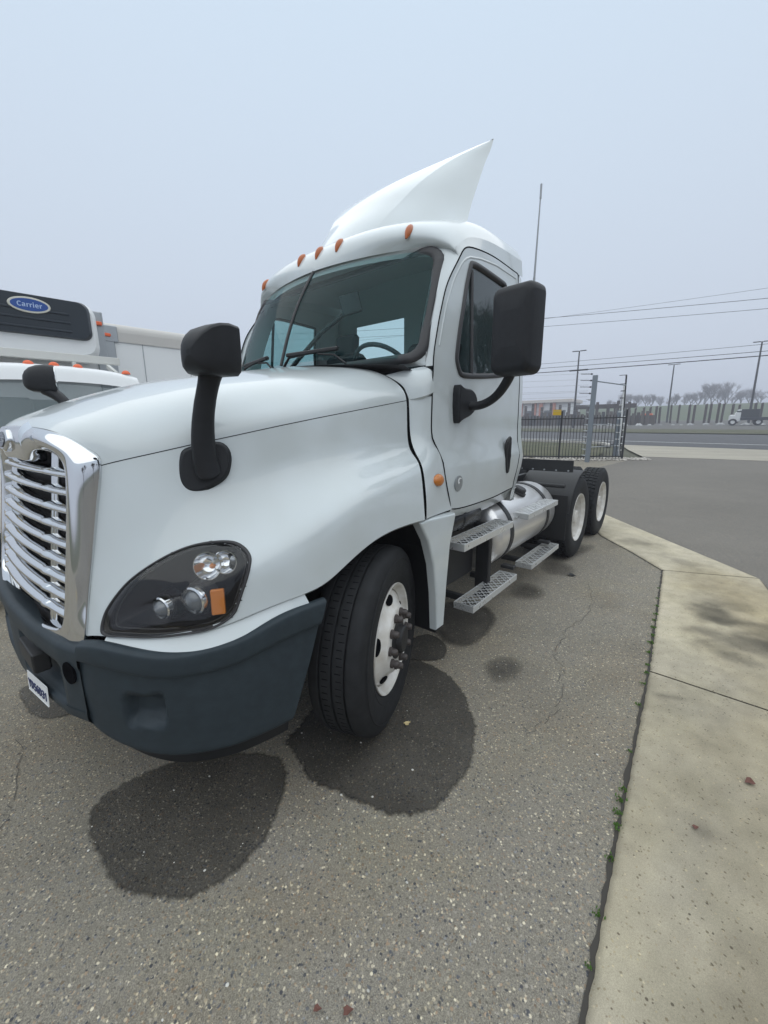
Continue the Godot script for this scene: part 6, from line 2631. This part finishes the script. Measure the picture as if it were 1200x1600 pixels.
func tree_meshes(sd: int, h: float, depth: int, thick: float) -> Array:
	var r := rng(sd)
	var a := MB.new()
	var b := MB.new()
	branch(a, r, Vector3.ZERO, V(r.randf_range(-0.08, 0.08), 1, r.randf_range(-0.08, 0.08)).normalized(), h * 0.19, thick, depth, b)
	return [a.mesh(), b.mesh()]

func build_trees() -> void:
	var kinds := []
	for k in 3:
		kinds.append(tree_meshes(30 + k, 9.0, 6, 0.24))
	var twig := mat(Color(0.12, 0.095, 0.085), 0.95)
	var r := rng(8)
	var spots := [-31.0, -28.0, -25.5, -23.0, -21.0, -19.0, -17.0, -14.5, -12.0, -9.5, -7.5, -5.5, -3.5, -1.5, 0.5, 2.5, 4.5, 6.5, 8.5, 11.0, 13.5, 16.0, 19.0, 22.0]
	var tall := [6.5, 8.0, 7.0, 8.5, 6.5, 7.5, 8.0, 6.0, 6.5, 7.5, 6.5, 8.0, 9.0, 10.5, 10.0, 8.5, 10.0, 7.5, 8.5, 8.0, 7.5, 9.0, 8.0, 7.5]
	for k in spots.size():
		var t := thing("bare_tree", "leafless grey tree on the far skyline beyond the bank, %s from the left" % NTH[k], "tree", V(spots[k], land(-185) - 0.3, -185 + r.randf_range(-8, 8)), r.randf() * TAU, "bare trees on the far skyline")
		var km: Array = kinds[k % 3]
		inst("trunk", km[0], M.bark, t)
		inst("crown", km[1], twig, t)
		t.scale = Vector3.ONE * tall[k] / 8.0
	# trees on the other side of the driveway, whose branches the windows mirror
	var near := [[10.2, -19.0, 12.5], [14.0, -25.0, 14.0], [13.0, -15.0, 12.0], [22.0, -18.0, 12.0], [19.0, -6.0, 11.0], [24.0, 6.0, 12.0]]
	var nm := tree_meshes(51, 12.0, 7, 0.26)
	for k in near.size():
		var q: Array = near[k]
		var t := thing("bare_tree", "bare tree beside the driveway, outside the right edge of the view", "tree", V(q[0], land(q[1]), q[1]), k * 1.3, "bare trees beside the driveway")
		inst("trunk", nm[0], M.bark, t)
		inst("crown", nm[1], M.bark, t)
		t.scale = Vector3.ONE * q[2] / 12.0

func build_small() -> void:
	var r := rng(77)
	# weeds in the seam beside the gutter
	var blob := MB.new()
	for k in 26:
		var a := r.randf() * TAU
		var o := V(cos(a), 0, sin(a)) * r.randf_range(0.0, 0.022)
		var up := V(r.randf_range(-0.6, 0.6), 1, r.randf_range(-0.6, 0.6)).normalized()
		var sd := up.cross(V(r.randf_range(-1, 1), 0.2, r.randf_range(-1, 1))).normalized()
		var h := r.randf_range(0.008, 0.022)
		blob.quad(o, o + up * h * 0.5 + sd * 0.004, o + up * h, o + up * h * 0.5 - sd * 0.004)
	var bm := blob.mesh()
	var sp := [[2.306, 0.42, 0.9], [2.301, 0.25, 1.2], [2.295, 0.02, 1.1], [2.290, -0.13, 1.5], [2.286, -0.20, 1.4], [2.283, -0.28, 1.5], [2.280, -0.35, 1.3], [2.27, -0.62, 0.9], [2.258, -1.05, 1.2], [2.252, -1.30, 1.1], [2.248, -1.45, 1.2], [2.245, -1.56, 1.1], [2.238, -1.75, 1.3], [2.23, -1.92, 1.5], [2.224, -2.05, 1.4], [2.218, -2.2, 1.5], [2.21, -2.36, 1.2], [2.205, -2.5, 1.5], [2.195, -2.7, 1.2], [2.185, -2.9, 1.0], [2.165, -3.2, 0.9]]
	for k in sp.size():
		var o := inst("weed", bm, M.leaf, null)
		o.position = V(sp[k][0] - 0.018, 0.005, sp[k][1])
		o.rotation.y = k * 1.7
		o.scale = Vector3.ONE * sp[k][2] * 0.72
		tag(o, "tiny green weed in the seam beside the concrete gutter, %s counted from the camera" % NTH[k], "weed", "weeds along the gutter seam")
	# fallen leaves and litter
	for q in [[1.777, 0.951, 0.014, "dark red fallen leaf on the asphalt at the bottom edge", "redleaf"], [1.706, 1.002, 0.011, "brown fallen leaf on the asphalt beside a pale pebble", "redleaf"], [2.714, -0.737, 0.024, "crumpled brown leaf on the concrete gutter", "redleaf"], [2.527, -0.314, 0.012, "small reddish leaf on the concrete gutter", "redleaf"], [1.359, -3.04, 0.045, "black scrap lying on the asphalt beyond the lower step", "black"], [1.252, -0.071, 0.019, "crumpled yellowish litter scrap beside the front tyre", "litter"]]:
		var mb := MB.new()
		var P := []
		var rad: float = q[2]
		for i in 5:
			var row := PackedVector3Array()
			for j in 9:
				var a := TAU * (j % 8) / 8.0
				var f := i / 4.0
				var w := 1.0 + 0.3 * sin(a * 3.0 + rad * 100.0)
				row.append(V(rad * f * w * cos(a), 0.006 + rad * 0.30 * f * absf(sin(a * 1.5 + 0.4)), rad * f * w * 0.72 * sin(a)))
			P.append(row)
		mb.grid(P, V(0, -5, 0), null, 0.0006)
		var m: StandardMaterial3D = mat(Color(0.55, 0.44, 0.22), 0.6) if q[4] == "litter" else M[q[4]]
		var o := obj("fallen_leaf" if q[4] == "redleaf" else "litter_scrap", mb, m, null)
		o.position = V(q[0], 0.004 if q[0] < 2.2 else 0.018, q[1])
		o.rotation.y = rad * 60
		tag(o, q[3], "leaf" if q[4] == "redleaf" else "litter")
	# loose pale chips of stone on the asphalt
	var mm := MultiMesh.new()
	mm.transform_format = MultiMesh.TRANSFORM_3D
	mm.use_colors = true
	var st := SphereMesh.new()
	st.radius = 0.0045
	st.height = 0.005
	st.radial_segments = 6
	st.rings = 3
	mm.mesh = st
	mm.instance_count = 1100
	for k in 1100:
		var x := r.randf_range(-2.5, 2.2)
		var z := r.randf_range(-4.5, 2.6)
		var sc := 0.45 + 1.15 * pow(r.randf(), 4.0)
		mm.set_instance_transform(k, Transform3D(Basis(Vector3.UP, r.randf() * TAU).scaled(V(sc, sc * 0.7, sc * r.randf_range(0.6, 1.2))), V(x, 0.005, z)))
		var g := r.randf_range(0.30, 0.68)
		mm.set_instance_color(k, Color(g, g * 0.97, g * 0.88))
	var mi := MultiMeshInstance3D.new()
	mi.name = "stone_chips"
	mi.multimesh = mm
	mi.material_override = M.pebble
	add_child(mi, true)
	kind(mi, "stuff", "tiny pale stone chips scattered over the asphalt")
	# yellow bollard
	var b := thing("bollard", "yellow steel bollard beyond the nose of the white truck", "bollard", V(-2.62, 0, 1.16))
	var mb2 := MB.new()
	mb2.lathe([Vector2(0.085, 0.0), Vector2(0.085, 0.98), Vector2(0.07, 1.03), Vector2(0.04, 1.055), Vector2(0.001, 1.06)], Vector3.ZERO, Vector3.UP, 24, 40)
	obj("pipe", mb2, M.yellow, b)
